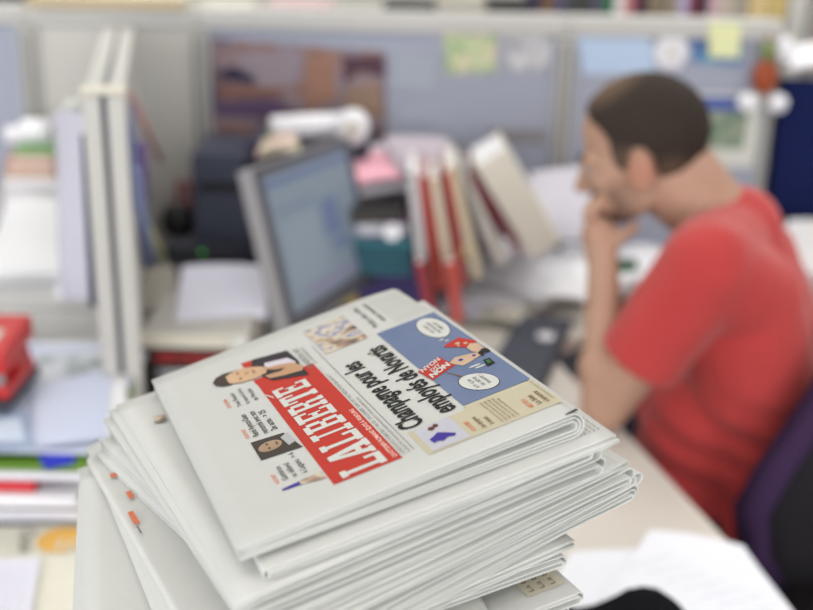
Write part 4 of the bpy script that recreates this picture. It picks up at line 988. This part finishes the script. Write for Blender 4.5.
# ------------------------------------------------------------------ newspaper stack
PH, PW = 0.2265, 0.32
A0 = EYE + CM @ Vector((-0.096, -0.140, -0.640))
RT = CM @ frame3((0.903, 0.339, -0.264), (-0.357, 0.25, -0.9))
def section_bm(h, w, tl, tr, th, d, flip=False, wob=0.0, seed=0, wrap=1.0):
    """one folded section: sweep of a slab along a U that opens at x=0; d = nesting depth from the outside"""
    path = []
    dr = d[1]; dl = d[0]
    rr = tr / 2 - dr - th / 2; xc = h - tr / 2
    def D(x): return dl + (dr - dl) * max(0, x) / xc
    d = dl
    n = 16
    def T(x): return tl + (tr - tl) * (x / xc)
    for i in range(n + 1):
        x = xc * i / n; x = x if i else 0.0
        path.append((x + (0.0015 * d / 0.001 if i == 0 else 0), -T(x) + (D(x) + th / 2)))
    for i in range(1, 12):
        a_ = -math.pi / 2 + math.pi * i / 12
        path.append((xc + max(rr, 0.0004) * math.cos(a_), -tr / 2 + max(rr, 0.0004) * math.sin(a_)))
    for i in range(n, -1, -1):
        x = xc * i / n
        path.append((x + (0.0015 * d / 0.001 if i == 0 else 0), -(D(x) + th / 2)))
    bm = bmesh.new()
    prof = []                                   # (y, off) ring
    r = th / 2
    for k in range(5):
        a_ = math.pi / 2 + math.pi * k / 4
        prof.append((r * 0.9 + r * 0.9 * math.cos(a_), r * math.sin(a_)))
    m = 14
    ys_b = [w * k / m for k in range(1, m + 1)]
    ring = [(y, o_) for y, o_ in prof] + [(y, -r) for y in ys_b] + [(y, r) for y in reversed(ys_b)]
    rings = []
    for i, (x, z) in enumerate(path):
        x0, z0 = path[max(i - 1, 0)]; x1, z1 = path[min(i + 1, len(path) - 1)]
        t_ = Vector((x1 - x0, 0, z1 - z0)).normalized(); nrm = Vector((t_.z, 0, -t_.x))
        row = []
        for (y, o_) in ring:
            p = Vector((x, y, z)) + nrm * o_
            row.append(bm.verts.new(p))
        rings.append(row)
    L_ = len(ring)
    for i in range(len(rings) - 1):
        for k in range(L_):
            bm.faces.new((rings[i][k], rings[i][(k + 1) % L_], rings[i + 1][(k + 1) % L_], rings[i + 1][k]))
    bm.faces.new(rings[0][::-1]); bm.faces.new(rings[-1])
    if wob:
        for v in bm.verts:
            v.co.z += wob * noise.noise(Vector((v.co.x * 9 + seed * 5.3, v.co.y * 7, seed * 3.1)))
            v.co.y += wob * 0.8 * noise.noise(Vector((v.co.x * 14, seed * 7.7, d * 900)))
    if flip:
        for v in bm.verts: v.co.x = h - v.co.x
    return bm
TW = 0.0019
def twist(x, y):
    s, t_ = x / PH, y / PW
    z = TW * (1 - 2 * s) * (1 - 2 * t_)
    k = max(0, (s - 0.80) / 0.2) * max(0, (t_ - 0.55) / 0.45)
    z -= 0.003 * k * k
    return z
PAPERS = []      # frames for papers: matrix, spec
ctr = A0 + RT @ Vector((PH / 2, PW / 2, 0))
Rm = RT.copy()
# per paper: tl, tr, sections, thickness, yaw deg, dx, dy, flip, wobble
SPEC = [
 (0.0085, 0.0170, 3, 0.00135, 0.0, 0.000, 0.000, False, 0.0, 1.0),
 (0.0050, 0.0062, 2, 0.00115, -0.5, 0.012, -0.009, True, 0.0006, 1.02),
 (0.0060, 0.0085, 3, 0.00092, 4.0, -0.014, -0.002, False, 0.0014, 1.07),
 (0.0058, 0.0090, 3, 0.00090, 5.0, -0.014, 0.001, False, 0.0020, 1.08),
 (0.0060, 0.0085, 3, 0.00094, 7.0, -0.011, 0.003, True, 0.0016, 1.10),
 (0.0058, 0.0085, 3, 0.00090, 9.5, -0.004, 0.002, False, 0.0020, 1.10),
 (0.0062, 0.0085, 3, 0.00094, 12.0, -0.003, 0.006, False, 0.0016, 1.12),
 (0.0056, 0.0080, 3, 0.00088, 13.0, -0.006, 0.006, False, 0.0018, 1.11),
 (0.0056, 0.0085, 3, 0.00088, 6.0, -0.044, -0.006, True, 0.0012, 1.06),
 (0.0060, 0.0085, 3, 0.00092, 2.0, -0.042, 0.012, False, 0.0014, 1.10),
 (0.0060, 0.0080, 3, 0.00092, -7.0, -0.083, -0.036, False, 0.0012, 1.10),
 (0.0060, 0.0080, 3, 0.00092, 4.0, -0.047, -0.004, False, 0.0012, 1.12),
 (0.0060, 0.0080, 3, 0.00092, -7.0, -0.082, -0.033, True, 0.0012, 1.12),
 (0.0060, 0.0078, 3, 0.00092, 2.0, -0.045, 0.012, False, 0.0008, 1.12),
]
ORD = ['top', 'second', 'third', 'fourth', 'fifth', 'sixth', 'seventh', 'eighth', 'ninth', 'tenth', 'eleventh', 'twelfth', 'thirteenth', 'fourteenth']
EXTRA = ['with the red masthead and blue cartoon', 'a flat corner jutting out right', 'with a curled fold at right', 'its rolled corner showing at right',
         'loose pages sticking out', 'its fold among the furthest right', 'turned further left than those above', 'its front edge slanting steeply',
         'lowest of the fanned upper bundle', 'its beige printed corner showing at right', 'shifted out to the left', 'its fold just above the black cloth', 'a white edge at the bottom', 'the lowest of all']
papers = []
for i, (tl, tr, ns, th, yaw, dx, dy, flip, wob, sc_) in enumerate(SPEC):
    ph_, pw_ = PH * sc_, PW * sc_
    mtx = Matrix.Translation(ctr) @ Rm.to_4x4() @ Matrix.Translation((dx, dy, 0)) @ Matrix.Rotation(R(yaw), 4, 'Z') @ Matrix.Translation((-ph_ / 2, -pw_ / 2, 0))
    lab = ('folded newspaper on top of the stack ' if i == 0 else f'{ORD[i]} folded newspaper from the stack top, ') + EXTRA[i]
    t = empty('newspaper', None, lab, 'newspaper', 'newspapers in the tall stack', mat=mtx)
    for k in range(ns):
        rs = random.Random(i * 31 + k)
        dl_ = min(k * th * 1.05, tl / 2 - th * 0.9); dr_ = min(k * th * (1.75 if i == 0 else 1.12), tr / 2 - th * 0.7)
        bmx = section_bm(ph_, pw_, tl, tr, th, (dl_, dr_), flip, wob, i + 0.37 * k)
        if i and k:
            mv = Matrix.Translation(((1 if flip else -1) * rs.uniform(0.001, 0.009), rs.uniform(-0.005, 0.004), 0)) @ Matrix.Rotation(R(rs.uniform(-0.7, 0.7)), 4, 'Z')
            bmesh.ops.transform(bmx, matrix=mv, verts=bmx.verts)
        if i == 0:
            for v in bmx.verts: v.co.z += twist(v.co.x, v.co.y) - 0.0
        sec = link('section', bmx, NEWS if i == 0 else M('newsprint_lit', (200, 200, 196), 0.85, 0.15, 0.05, 60, bump=0.15), t, True)  # lower papers: same newsprint, brighter light from their angle painted into the colour
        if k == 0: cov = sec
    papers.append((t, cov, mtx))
    nrm = Rm @ Vector((0, 0, 1))
    ctr = ctr - nrm * ((tl + tr) / 2 + 0.0003 + (0.0006 if i else 0.0012))
    Rm = Matrix.Rotation((tr - tl) / PH, 3, Rm @ Vector((0, 1, 0))) @ Rm
    # ease the long axis towards level
    e2 = Rm @ Vector((0, 1, 0)); ax = Rm @ Vector((1, 0, 0))
    Rm = Matrix.Rotation(min(0.006, max(-0.006, -e2.z)), 3, ax) @ Rm
# support under the stack
low = min((m_ @ Vector((x, y, -0.009))).z for (_, _, m_) in papers[-2:] for x in (0, PH) for y in (0, PW))
bt = ctr + Rm @ Vector((-0.03, 0, 0)); yawb = math.atan2((Rm @ Vector((1, 0, 0))).y, (Rm @ Vector((1, 0, 0))).x)
t = empty('storage_carton', (bt.x, bt.y, DZ), 'brown cardboard carton on the desk carrying the newspaper stack', 'box', rot=(0, 0, yawb))
hh = low - 0.001 - DZ
CARD = M('brown_cardboard', (150, 120, 86), 0.9, 0.1, 0.1, 30)
boxo('body', (-0.07, -0.14, 0), (0.11, 0.13, hh - 0.004), CARD, t)
boxo('flap', (-0.07, -0.14, hh - 0.0038), (0.019, 0.13, hh), CARD, t); boxo('flap', (0.021, -0.14, hh - 0.0038), (0.11, 0.13, hh), CARD, t)

# ------------------------------------------------------------------ printing on the top page
top, cov0, mtx0 = papers[0]
def sp(s, t_, off=0.00025):
    x, y = s * PH, t_ * PW
    return Vector((x, y, twist(x, y) + off))
def patch(name, s0, s1, t0, t1, mat, off=0.00025, ns=10, nt_=14, parent=None, shear=0.0):
    bm = bmesh.new()
    g = [[bm.verts.new(sp(s0 + (s1 - s0) * i / ns, t0 + (t1 - t0) * j / nt_, off)) for j in range(nt_ + 1)] for i in range(ns + 1)]
    for i in range(ns):
        for j in range(nt_): bm.faces.new((g[i][j], g[i][j + 1], g[i + 1][j + 1], g[i + 1][j]))
    o = link(name, bm, mat, parent or cov0)
    for p in o.data.polygons: pass
    return o
def poly(bm, pts, off=0.0005, mi=0):
    vs = [bm.verts.new(sp(s, t_, off)) for s, t_ in pts]
    f = bm.faces.new(vs); f.material_index = mi
def polyo(name, plist, mat, off=0.0005, parent=None):
    bm = bmesh.new()
    for p in plist: poly(bm, p, off)
    return link(name, bm, mat, parent or cov0)
def line(bm, s, t0, t1, sbase, cap, bold=0.0, off=0.0005, slant=0.0):
    """text reading from t0 to t1, letters standing towards smaller s; cap in metres"""
    vs, fs_ = text_mesh(s, bold)
    x0 = min(v.x for v in vs); x1 = max(v.x for v in vs)
    nv = []
    for v in vs:
        t_ = t0 + (v.x - x0) / (x1 - x0) * (t1 - t0)
        ss = sbase - (v.y / 0.73 * cap) / PH + slant * (t_ - t0)
        nv.append(bm.verts.new(sp(ss, t_, off)))
    for f in fs_:
        try: bm.faces.new([nv[i] for i in f])
        except ValueError: pass
def ell(s, t_, rs, rt, n=28, k=0.0): return [(s + rs * math.cos(2 * math.pi * i / n), t_ + rt * math.sin(2 * math.pi * i / n) + k * rs * math.cos(2 * math.pi * i / n)) for i in range(n)]

mast = patch('masthead_band', 0.305, 0.507, 0.088, 0.70, RINK)
polyo('masthead_band_end', [[(0.305, 0.70), (0.478, 0.70), (0.47, 0.66), (0.49, 0.64), (0.305, 0.735)]][0:0] or [[(0.303, 0.700), (0.303, 0.735), (0.345, 0.735), (0.40, 0.700)]], RINK, 0.00025, mast)
GL = {
 'L': [(0, 0, 1, .16), (.12, .12, .38, .9), (0, .86, .52, 1), (.8, .1, 1, .36)],
 'A': None,
 'I': [(0, 0, .9, .15), (.30, .1, .60, .9), (0, .85, .9, 1)],
 'B': [(0, 0, .75, .15), (.12, .1, .38, .9), (0, .85, .75, 1), (.3, .44, .8, .57), (.68, .1, .95, .46), (.68, .55, .95, .9)],
 'E': [(0, 0, 1, .15), (.12, .1, .38, .9), (0, .85, 1, 1), (.4, .43, .72, .58), (.82, .1, 1, .32), (.82, .68, 1, .9), (.64, .34, .74, .66)],
 'R': [(0, 0, .5, .15), (.12, .1, .38, .9), (0, .85, .75, 1), (.3, .44, .8, .57), (.68, .55, .95, .9), (.66, .0, .92, .46), (.62, 0, 1.02, .13)],
 'T': [(.22, 0, .78, .14), (.34, .1, .66, .9), (0, .85, 1, 1), (0, .62, .16, .9), (.84, .62, 1, .9)],
}
bm = bmesh.new()
tpos = 0.097; gapw = 0.0075
for k, ch in enumerate('LALIBERTE'):
    w_ = {'I': 0.033, 'A': 0.064}.get(ch, 0.0532)
    s_top, s_bot = 0.336, 0.468
    s_bot -= 0.02 * k / 8; s_top -= 0.006 * k / 8
    def P(u_, v_): return (s_bot + (s_top - s_bot) * v_, tpos + w_ * u_)
    if ch == 'A':
        poly(bm, [P(-.02, 0), P(.42, 0), P(.42, .1), P(.34, .1), P(.56, 1), P(.36, 1), P(.06, .1), P(-.02, .1)])
        poly(bm, [P(.5, 0), P(1.04, 0), P(1.04, .12), P(.98, .12), P(.68, 1), P(.45, 1), P(.64, .12), P(.5, .12)], 0.00055)
        poly(bm, [P(.3, .24), P(.7, .24), P(.7, .38), P(.33, .38)], 0.0006)
    else:
        for j, (x0, y0, x1, y1) in enumerate(GL[ch]): poly(bm, [P(x0, y0), P(x1, y0), P(x1, y1), P(x0, y1)], 0.0005 + 0.00001 * j)
    tpos += w_ + gapw
poly(bm, [(0.322, tpos - 0.052), (0.306, tpos - 0.02), (0.306, tpos - 0.01), (0.322, tpos - 0.04)], 0.0006)
link('masthead_letters', bm, WINK, mast)
bm = bmesh.new(); line(bm, 'QUOTIDIEN ROMAND ÉDITÉ À FRIBOURG', 0.10, 0.375, 0.499, 0.0032, 0.02); link('masthead_strapline', bm, M('pale_pink_ink', (238, 190, 180), 0.8), mast)
# date and notice lines
bm = bmesh.new()
line(bm, 'LUNDI 24 OCTOBRE 2011 · No 20 · 141e ANNÉE · CHF 2.70 · TÉL. RÉDACTION 026 426 44 11', 0.10, 0.60, 0.523, 0.0022)
line(bm, 'PUBLICITÉ ANNONCES ABONNEMENTS WWW.LALIBERTE.CH', 0.10, 0.42, 0.538, 0.0018)
link('date_line', bm, GINK, cov0)
polyo('thin_rule', [[(0.548, 0.10), (0.550, 0.10), (0.550, 0.80), (0.548, 0.80)], [(0.5135, 0.10), (0.5140, 0.10), (0.5140, 0.66), (0.5135, 0.66)]], GINK)
bm = bmesh.new(); line(bm, 'FONDÉE EN 1871', 0.675, 0.83, 0.503, 0.0045, 0.0); line(bm, 'JA 1700 FRIBOURG', 0.69, 0.82, 0.520, 0.0022); link('price_line', bm, GINK, cov0)
# headline
bm = bmesh.new(); line(bm, 'Champagne pour les', 0.188, 0.612, 0.632, 0.0166, 0.024); line(bm, 'employés de Novartis', 0.196, 0.650, 0.740, 0.0166, 0.024)
link('headline', bm, INK, cov0)
# teasers left of the masthead
def teaser(rows, name='teaser_text'):
    bm = bmesh.new(); bo = bmesh.new()
    for (s, t0, t1, sb, cap, org, bold) in rows: line(bo if org else bm, s, t0, t1, sb, cap, bold)
    o = link(name, bm, INK, cov0); link('teaser_kicker', bo, OINK, o)
teaser([('ZOOM', 0.625, 0.685, 0.190, 0.0028, 1, 0.01), ('Yves Rossier', 0.612, 0.710, 0.222, 0.0040, 0, 0.0), ('le nouvel atout', 0.610, 0.718, 0.250, 0.0040, 0, 0.0), ('de Moudon', 0.612, 0.695, 0.279, 0.0040, 0, 0.0)])
teaser([('PORTRAIT', 0.430, 0.485, 0.186, 0.0028, 1, 0.01), ('René Aymoz-Guex', 0.425, 0.562, 0.214, 0.0048, 0, 0.008), ('remonté avec son', 0.420, 0.560, 0.243, 0.0048, 0, 0.008), ('2e acte.  > 25', 0.420, 0.545, 0.272, 0.0048, 0, 0.008)])
teaser([('HOCKEY', 0.178, 0.226, 0.186, 0.0028, 1, 0.01), ('Gottéron', 0.180, 0.248, 0.212, 0.0042, 0, 0.0), ('se défend', 0.178, 0.248, 0.238, 0.0042, 0, 0.0), ('à Lugano  > 4', 0.178, 0.285, 0.268, 0.0042, 0, 0.0)])
# small portrait with the seated man
ph = polyo('portrait_print', [[(0.178, 0.404), (0.279, 0.391), (0.300, 0.292), (0.176, 0.303)]], M('portrait_dark', (62, 54, 48), 0.8), 0.0004)
polyo('portrait_face', [ell(0.222, 0.352, 0.036, 0.024)], M('portrait_skin', (184, 160, 134), 0.8, c2=(136, 108, 84)), 0.0006, ph)
polyo('portrait_shirt', [[(0.262, 0.372), (0.288, 0.386), (0.294, 0.33), (0.270, 0.322)]], M('portrait_shirt', (170, 170, 172), 0.8), 0.0006, ph)
polyo('portrait_features', [ell(0.216, 0.363, 0.004, 0.006), ell(0.216, 0.341, 0.004, 0.006), ell(0.243, 0.352, 0.003, 0.009)], M('portrait_line', (96, 74, 58), 0.8), 0.0008, ph)
polyo('sport_photo_strip', [[(0.180, 0.150), (0.232, 0.154), (0.232, 0.138), (0.180, 0.142)]], VINK, 0.0004)
polyo('sport_photo_strip', [[(0.232, 0.155), (0.300, 0.160), (0.300, 0.124), (0.232, 0.138)]], PHOT, 0.0004)
# man in a suit above the masthead end
su = polyo('suit_portrait', [[(0.330, 0.831), (0.346, 0.866), (0.467, 0.839), (0.474, 0.751), (0.468, 0.709), (0.469, 0.639), (0.356, 0.687), (0.335, 0.740)]], M('suit_black', (44, 38, 44), 0.8), 0.0006)
polyo('portrait_backdrop', [[(0.303, 0.870), (0.348, 0.866), (0.335, 0.820), (0.306, 0.820)]], RINK, 0.0004, su)
polyo('portrait_hair', [[(0.181, 0.812), (0.200, 0.838), (0.230, 0.846), (0.270, 0.838), (0.306, 0.829), (0.262, 0.80), (0.232, 0.755), (0.205, 0.765), (0.186, 0.785)]], M('hair_print', (62, 50, 42), 0.8), 0.0007, su)
polyo('portrait_face', [[(0.230, 0.819), (0.262, 0.833), (0.302, 0.832), (0.345, 0.806), (0.369, 0.781), (0.357, 0.748), (0.308, 0.737), (0.258, 0.748), (0.228, 0.768)]], M('face_print', (200, 168, 134), 0.8, c2=(182, 144, 112)), 0.0009, su)
polyo('portrait_features', [ell(0.272, 0.808, 0.005, 0.007), ell(0.270, 0.770, 0.005, 0.007), ell(0.322, 0.782, 0.004, 0.014), ell(0.298, 0.789, 0.010, 0.003)], M('face_line', (136, 92, 70), 0.8), 0.0011, su)
polyo('portrait_collar', [[(0.366, 0.795), (0.372, 0.812), (0.450, 0.790), (0.464, 0.745), (0.455, 0.735), (0.372, 0.768)]], M('collar_print', (200, 192, 200), 0.8), 0.0008, su)
polyo('portrait_hands', [[(0.350, 0.776), (0.400, 0.768), (0.452, 0.748), (0.474, 0.700), (0.460, 0.676), (0.400, 0.688), (0.352, 0.704), (0.345, 0.73), (0.40, 0.722), (0.42, 0.732), (0.39, 0.742)]], M('hand_print', (186, 150, 116), 0.8, c2=(168, 126, 94)), 0.0010, su)
# colour photo and grey column
patch('street_photo', 0.566, 0.727, 0.722, 0.925, PHOT, 0.0004, 6, 6)
bm = bmesh.new()
line(bm, 'Police des villes', 0.77, 0.95, 0.792, 0.0052, 0.012); line(bm, 'sous tension', 0.79, 0.95, 0.832, 0.0052, 0.012); link('side_heading', bm, GINK, cov0)
bm = bmesh.new()
for k in range(9):
    line(bm, 'les agents de la ville ont repris la grève et la manifestation', 0.745 + 0.004 * (k % 3), 0.955, 0.856 + k * 0.0145, 0.0016)
link('side_column', bm, LINK, cov0)
# cartoon
ct = patch('cartoon', 0.761, 0.984, 0.197, 0.727, BINK, 0.0004, 14, 20)
for e_, o_ in ((ell(0.924, 0.632, 0.045, 0.076), ell(0.924, 0.632, 0.047, 0.078)), (ell(0.862, 0.272, 0.052, 0.048, k=-0.25), ell(0.862, 0.272, 0.054, 0.050, k=-0.25))):
    polyo('bubble_outline', [o_], INK, 0.0006, ct); bub = polyo('speech_bubble', [e_], WINK, 0.0007, ct)
bm = bmesh.new()
for k, s in enumerate(['ILS ONT', 'SAUVÉ LEURS', 'EMPLOIS !']): line(bm, s, 0.600 - (k == 1) * 0.015, 0.665 + (k == 1) * 0.01, 0.912 + k * 0.018, 0.0024, 0.01, 0.0009)
for k, s in enumerate(['ET ÇA', 'SE FÊTE', 'SANTÉ !']): line(bm, s, 0.245, 0.300, 0.848 + k * 0.020, 0.0024, 0.01, 0.0009)
link('bubble_text', bm, GINK, bub)
sg = polyo('protest_sign', [[(0.749, 0.429), (0.843, 0.464), (0.857, 0.390), (0.760, 0.359)]], RINK, 0.0007, ct)
bm = bmesh.new()
def line_s(bm, txt, s0, s1, tb, cap, slant, bold, off):
    vs, fs_ = text_mesh(txt, bold); x0 = min(v.x for v in vs); x1 = max(v.x for v in vs); nv = []
    for v in vs:
        a_ = (v.x - x0) / (x1 - x0); nv.append(bm.verts.new(sp(s0 + (s1 - s0) * a_, tb + slant * (s1 - s0) * a_ + v.y / 0.73 * cap / PW, off)))
    for f in fs_: bm.faces.new([nv[i] for i in f])
line_s(bm, 'NYON', 0.758, 0.838, 0.413, 0.0062, 0.37, 0.03, 0.0010); line_s(bm, 'DIT', 0.782, 0.822, 0.400, 0.0045, 0.37, 0.02, 0.0010); line_s(bm, 'NON', 0.765, 0.845, 0.369, 0.0072, 0.37, 0.05, 0.0010)
link('sign_lettering', bm, WINK, sg)
polyo('sign_pole', [[(0.812, 0.372), (0.817, 0.367), (0.842, 0.322), (0.836, 0.321)]], BRINK, 0.0008, ct)
polyo('drawn_cap', [[(0.885, 0.502), (0.900, 0.512), (0.953, 0.522), (0.985, 0.47), (0.954, 0.440), (0.918, 0.473)]], RINK, 0.0008, ct)
polyo('drawn_cap_spots', [ell(0.93, 0.492, 0.008, 0.007), ell(0.950, 0.478, 0.007, 0.006), ell(0.925, 0.478, 0.005, 0.004)], SKINK, 0.0010, ct)
polyo('drawn_face', [[(0.938, 0.452), (0.958, 0.468), (0.980, 0.455), (0.978, 0.419), (0.950, 0.408), (0.938, 0.424)]], SKINK, 0.0009, ct)
polyo('drawn_arm', [[(0.849, 0.410), (0.880, 0.428), (0.950, 0.410), (0.968, 0.392), (0.935, 0.386), (0.900, 0.376), (0.872, 0.372)]], SKINK, 0.0008, ct)
polyo('drawn_details', [ell(0.885, 0.403, 0.008, 0.006), ell(0.93, 0.400, 0.006, 0.005)], VINK, 0.0010, ct)
polyo('drawn_hair', [[(0.945, 0.403), (0.970, 0.418), (0.984, 0.410), (0.983, 0.388), (0.962, 0.392), (0.948, 0.378)]], INK, 0.0010, ct)
polyo('drawn_bottle', [[(0.937, 0.362), (0.958, 0.360), (0.955, 0.326), (0.926, 0.322)]], INK, 0.0009, ct)
polyo('drawn_bottle_label', [[(0.940, 0.354), (0.952, 0.353), (0.949, 0.334), (0.936, 0.334)]], GRINK, 0.0011, ct)
polyo('drawn_smoke', [ell(0.90, 0.35, 0.020, 0.004), ell(0.91, 0.337, 0.018, 0.004), ell(0.905, 0.545, 0.010, 0.003), ell(0.915, 0.530, 0.008, 0.003)], WINK, 0.0008, ct)
# beige box under the cartoon
bb_ = patch('beige_box', 0.760, 0.986, 0.058, 0.192, BEIGE, 0.0004, 12, 8)
patch('beige_box', 0.570, 0.7599, 0.058, 0.176, BEIGE, 0.0004, 8, 8)
pc = patch('figure_photo', 0.586, 0.700, 0.064, 0.174, M('lilac_photo', (172, 174, 190), 0.8, c2=(188, 184, 186)), 0.0006, 6, 6)
polyo('photo_head', [ell(0.632, 0.152, 0.010, 0.009), ell(0.648, 0.158, 0.008, 0.008)], M('head_print', (120, 60, 44), 0.8, c2=(40, 30, 30)), 0.0008, pc)
polyo('photo_skater', [[(0.602, 0.112), (0.618, 0.118), (0.636, 0.128), (0.652, 0.118), (0.676, 0.098), (0.668, 0.088), (0.648, 0.094), (0.632, 0.086), (0.616, 0.094), (0.606, 0.090)]], VINK, 0.0008, pc)
bm = bmesh.new(); bo = bmesh.new()
line(bo, 'ÉCONOMIE', 0.078, 0.126, 0.728, 0.0030, 0.01, 0.0008); line(bo, 'MÉTÉO', 0.080, 0.124, 0.910, 0.0030, 0.01, 0.0008)
line(bm, 'Les épargnes', 0.074, 0.132, 0.756, 0.0036, 0.01, 0.0008); line(bm, 'à nous', 0.076, 0.115, 0.782, 0.0036, 0.01, 0.0008)
for k in range(5): line(bm, 'texte courant du petit encadré beige', 0.070, 0.178 - 0.01 * (k == 4), 0.806 + k * 0.0125, 0.0017, 0.0, 0.0008)
line(bm, 'La bise', 0.080, 0.130, 0.936, 0.0040, 0.01, 0.0008); line(bm, 's\'amorce', 0.078, 0.138, 0.960, 0.0040, 0.01, 0.0008)
for k in range(1): line(bm, 'prévisions pour la journée', 0.082, 0.185, 0.976, 0.0014, 0.0, 0.0008)
link('beige_box_text', bm, BRINK, bb_); link('beige_box_kicker', bo, OINK, bb_)

# fragments of print on lower papers
QH = PH * 1.02
def pfrag(i, name, x0, x1, y0, y1, mat, off=0.0016):
    t, cv, m_ = papers[i]; 
    bm = bmesh.new(); vs = [bm.verts.new((x, y, off)) for x, y in ((x0, y0), (x1, y0), (x1, y1), (x0, y1))]; bm.faces.new(vs)
    return link(name, bm, mat, cv)
def ptext(i, rows, mat, off=0.0018):
    t, cv, m_ = papers[i]; bm = bmesh.new()
    for s, x, y0, y1, cap in rows: flat_text(bm, s, Vector((x, y0, off)), Vector((0, 1, 0)), Vector((-1, 0, 0)), y1 - y0, cap)
    return link('column_print', bm, mat, cv)
ptext(1, [('texte en petites lignes serrées', QH - 0.004 - k * 0.0032, 0.012, 0.19, 0.0014) for k in range(10)], GINK, 0.0006)
pfrag(5, 'beige_corner_print', PH * 1.11 - 0.04, PH * 1.11 - 0.008, 0.006, 0.1, BEIGE, 0.0008)
pfrag(9, 'beige_corner_print', PH * 1.1 - 0.034, PH * 1.1 - 0.004, 0.012, 0.16, BEIGE, 0.0010)
pfrag(11, 'beige_corner_print', PH * 1.12 - 0.034, PH * 1.12 - 0.006, 0.012, 0.16, M('beige_pale_ink', (206, 200, 180), 0.85), 0.0010)
ptext(11, [('La bise s\'amorce sur le Plateau', PH * 1.12 - 0.012 - k * 0.008, 0.014, 0.12, 0.004) for k in range(3)], BRINK, 0.0022)

def lfrag(i, pts, mat, name):
    t, cv, m_ = papers[i]
    bm = bmesh.new()
    vs = [bm.verts.new((x, y, 0.0024)) for x, y in pts]; bm.faces.new(vs)
    return link(name, bm, mat, cv)
for (x, y, w_, h_, m_) in ((0.009, 0.286, 0.005, 0.007, OINK), (0.0125, 0.244, 0.004, 0.012, OINK), (0.006, 0.205, 0.004, 0.020, OINK), (0.0065, 0.190, 0.0012, 0.012, GINK)):
    lfrag(8, [(x, y), (x + w_, y), (x + w_, y + h_), (x, y + h_)], m_, 'margin_print')
lfrag(2, [(0.018, 0.276), (0.026, 0.272), (0.028, 0.284), (0.020, 0.290)], PHOT, 'corner_photo_print')

polyo('fold_ink', [[(0.950, 0.002), (0.990, 0.002), (0.990, 0.012), (0.952, 0.007)]], INK, 0.0004)
ptext(9, [('prévisions météo du jour', PH * 1.1 - 0.010 - k * 0.007, 0.016, 0.150, 0.0035) for k in range(3)], BRINK, 0.0022)
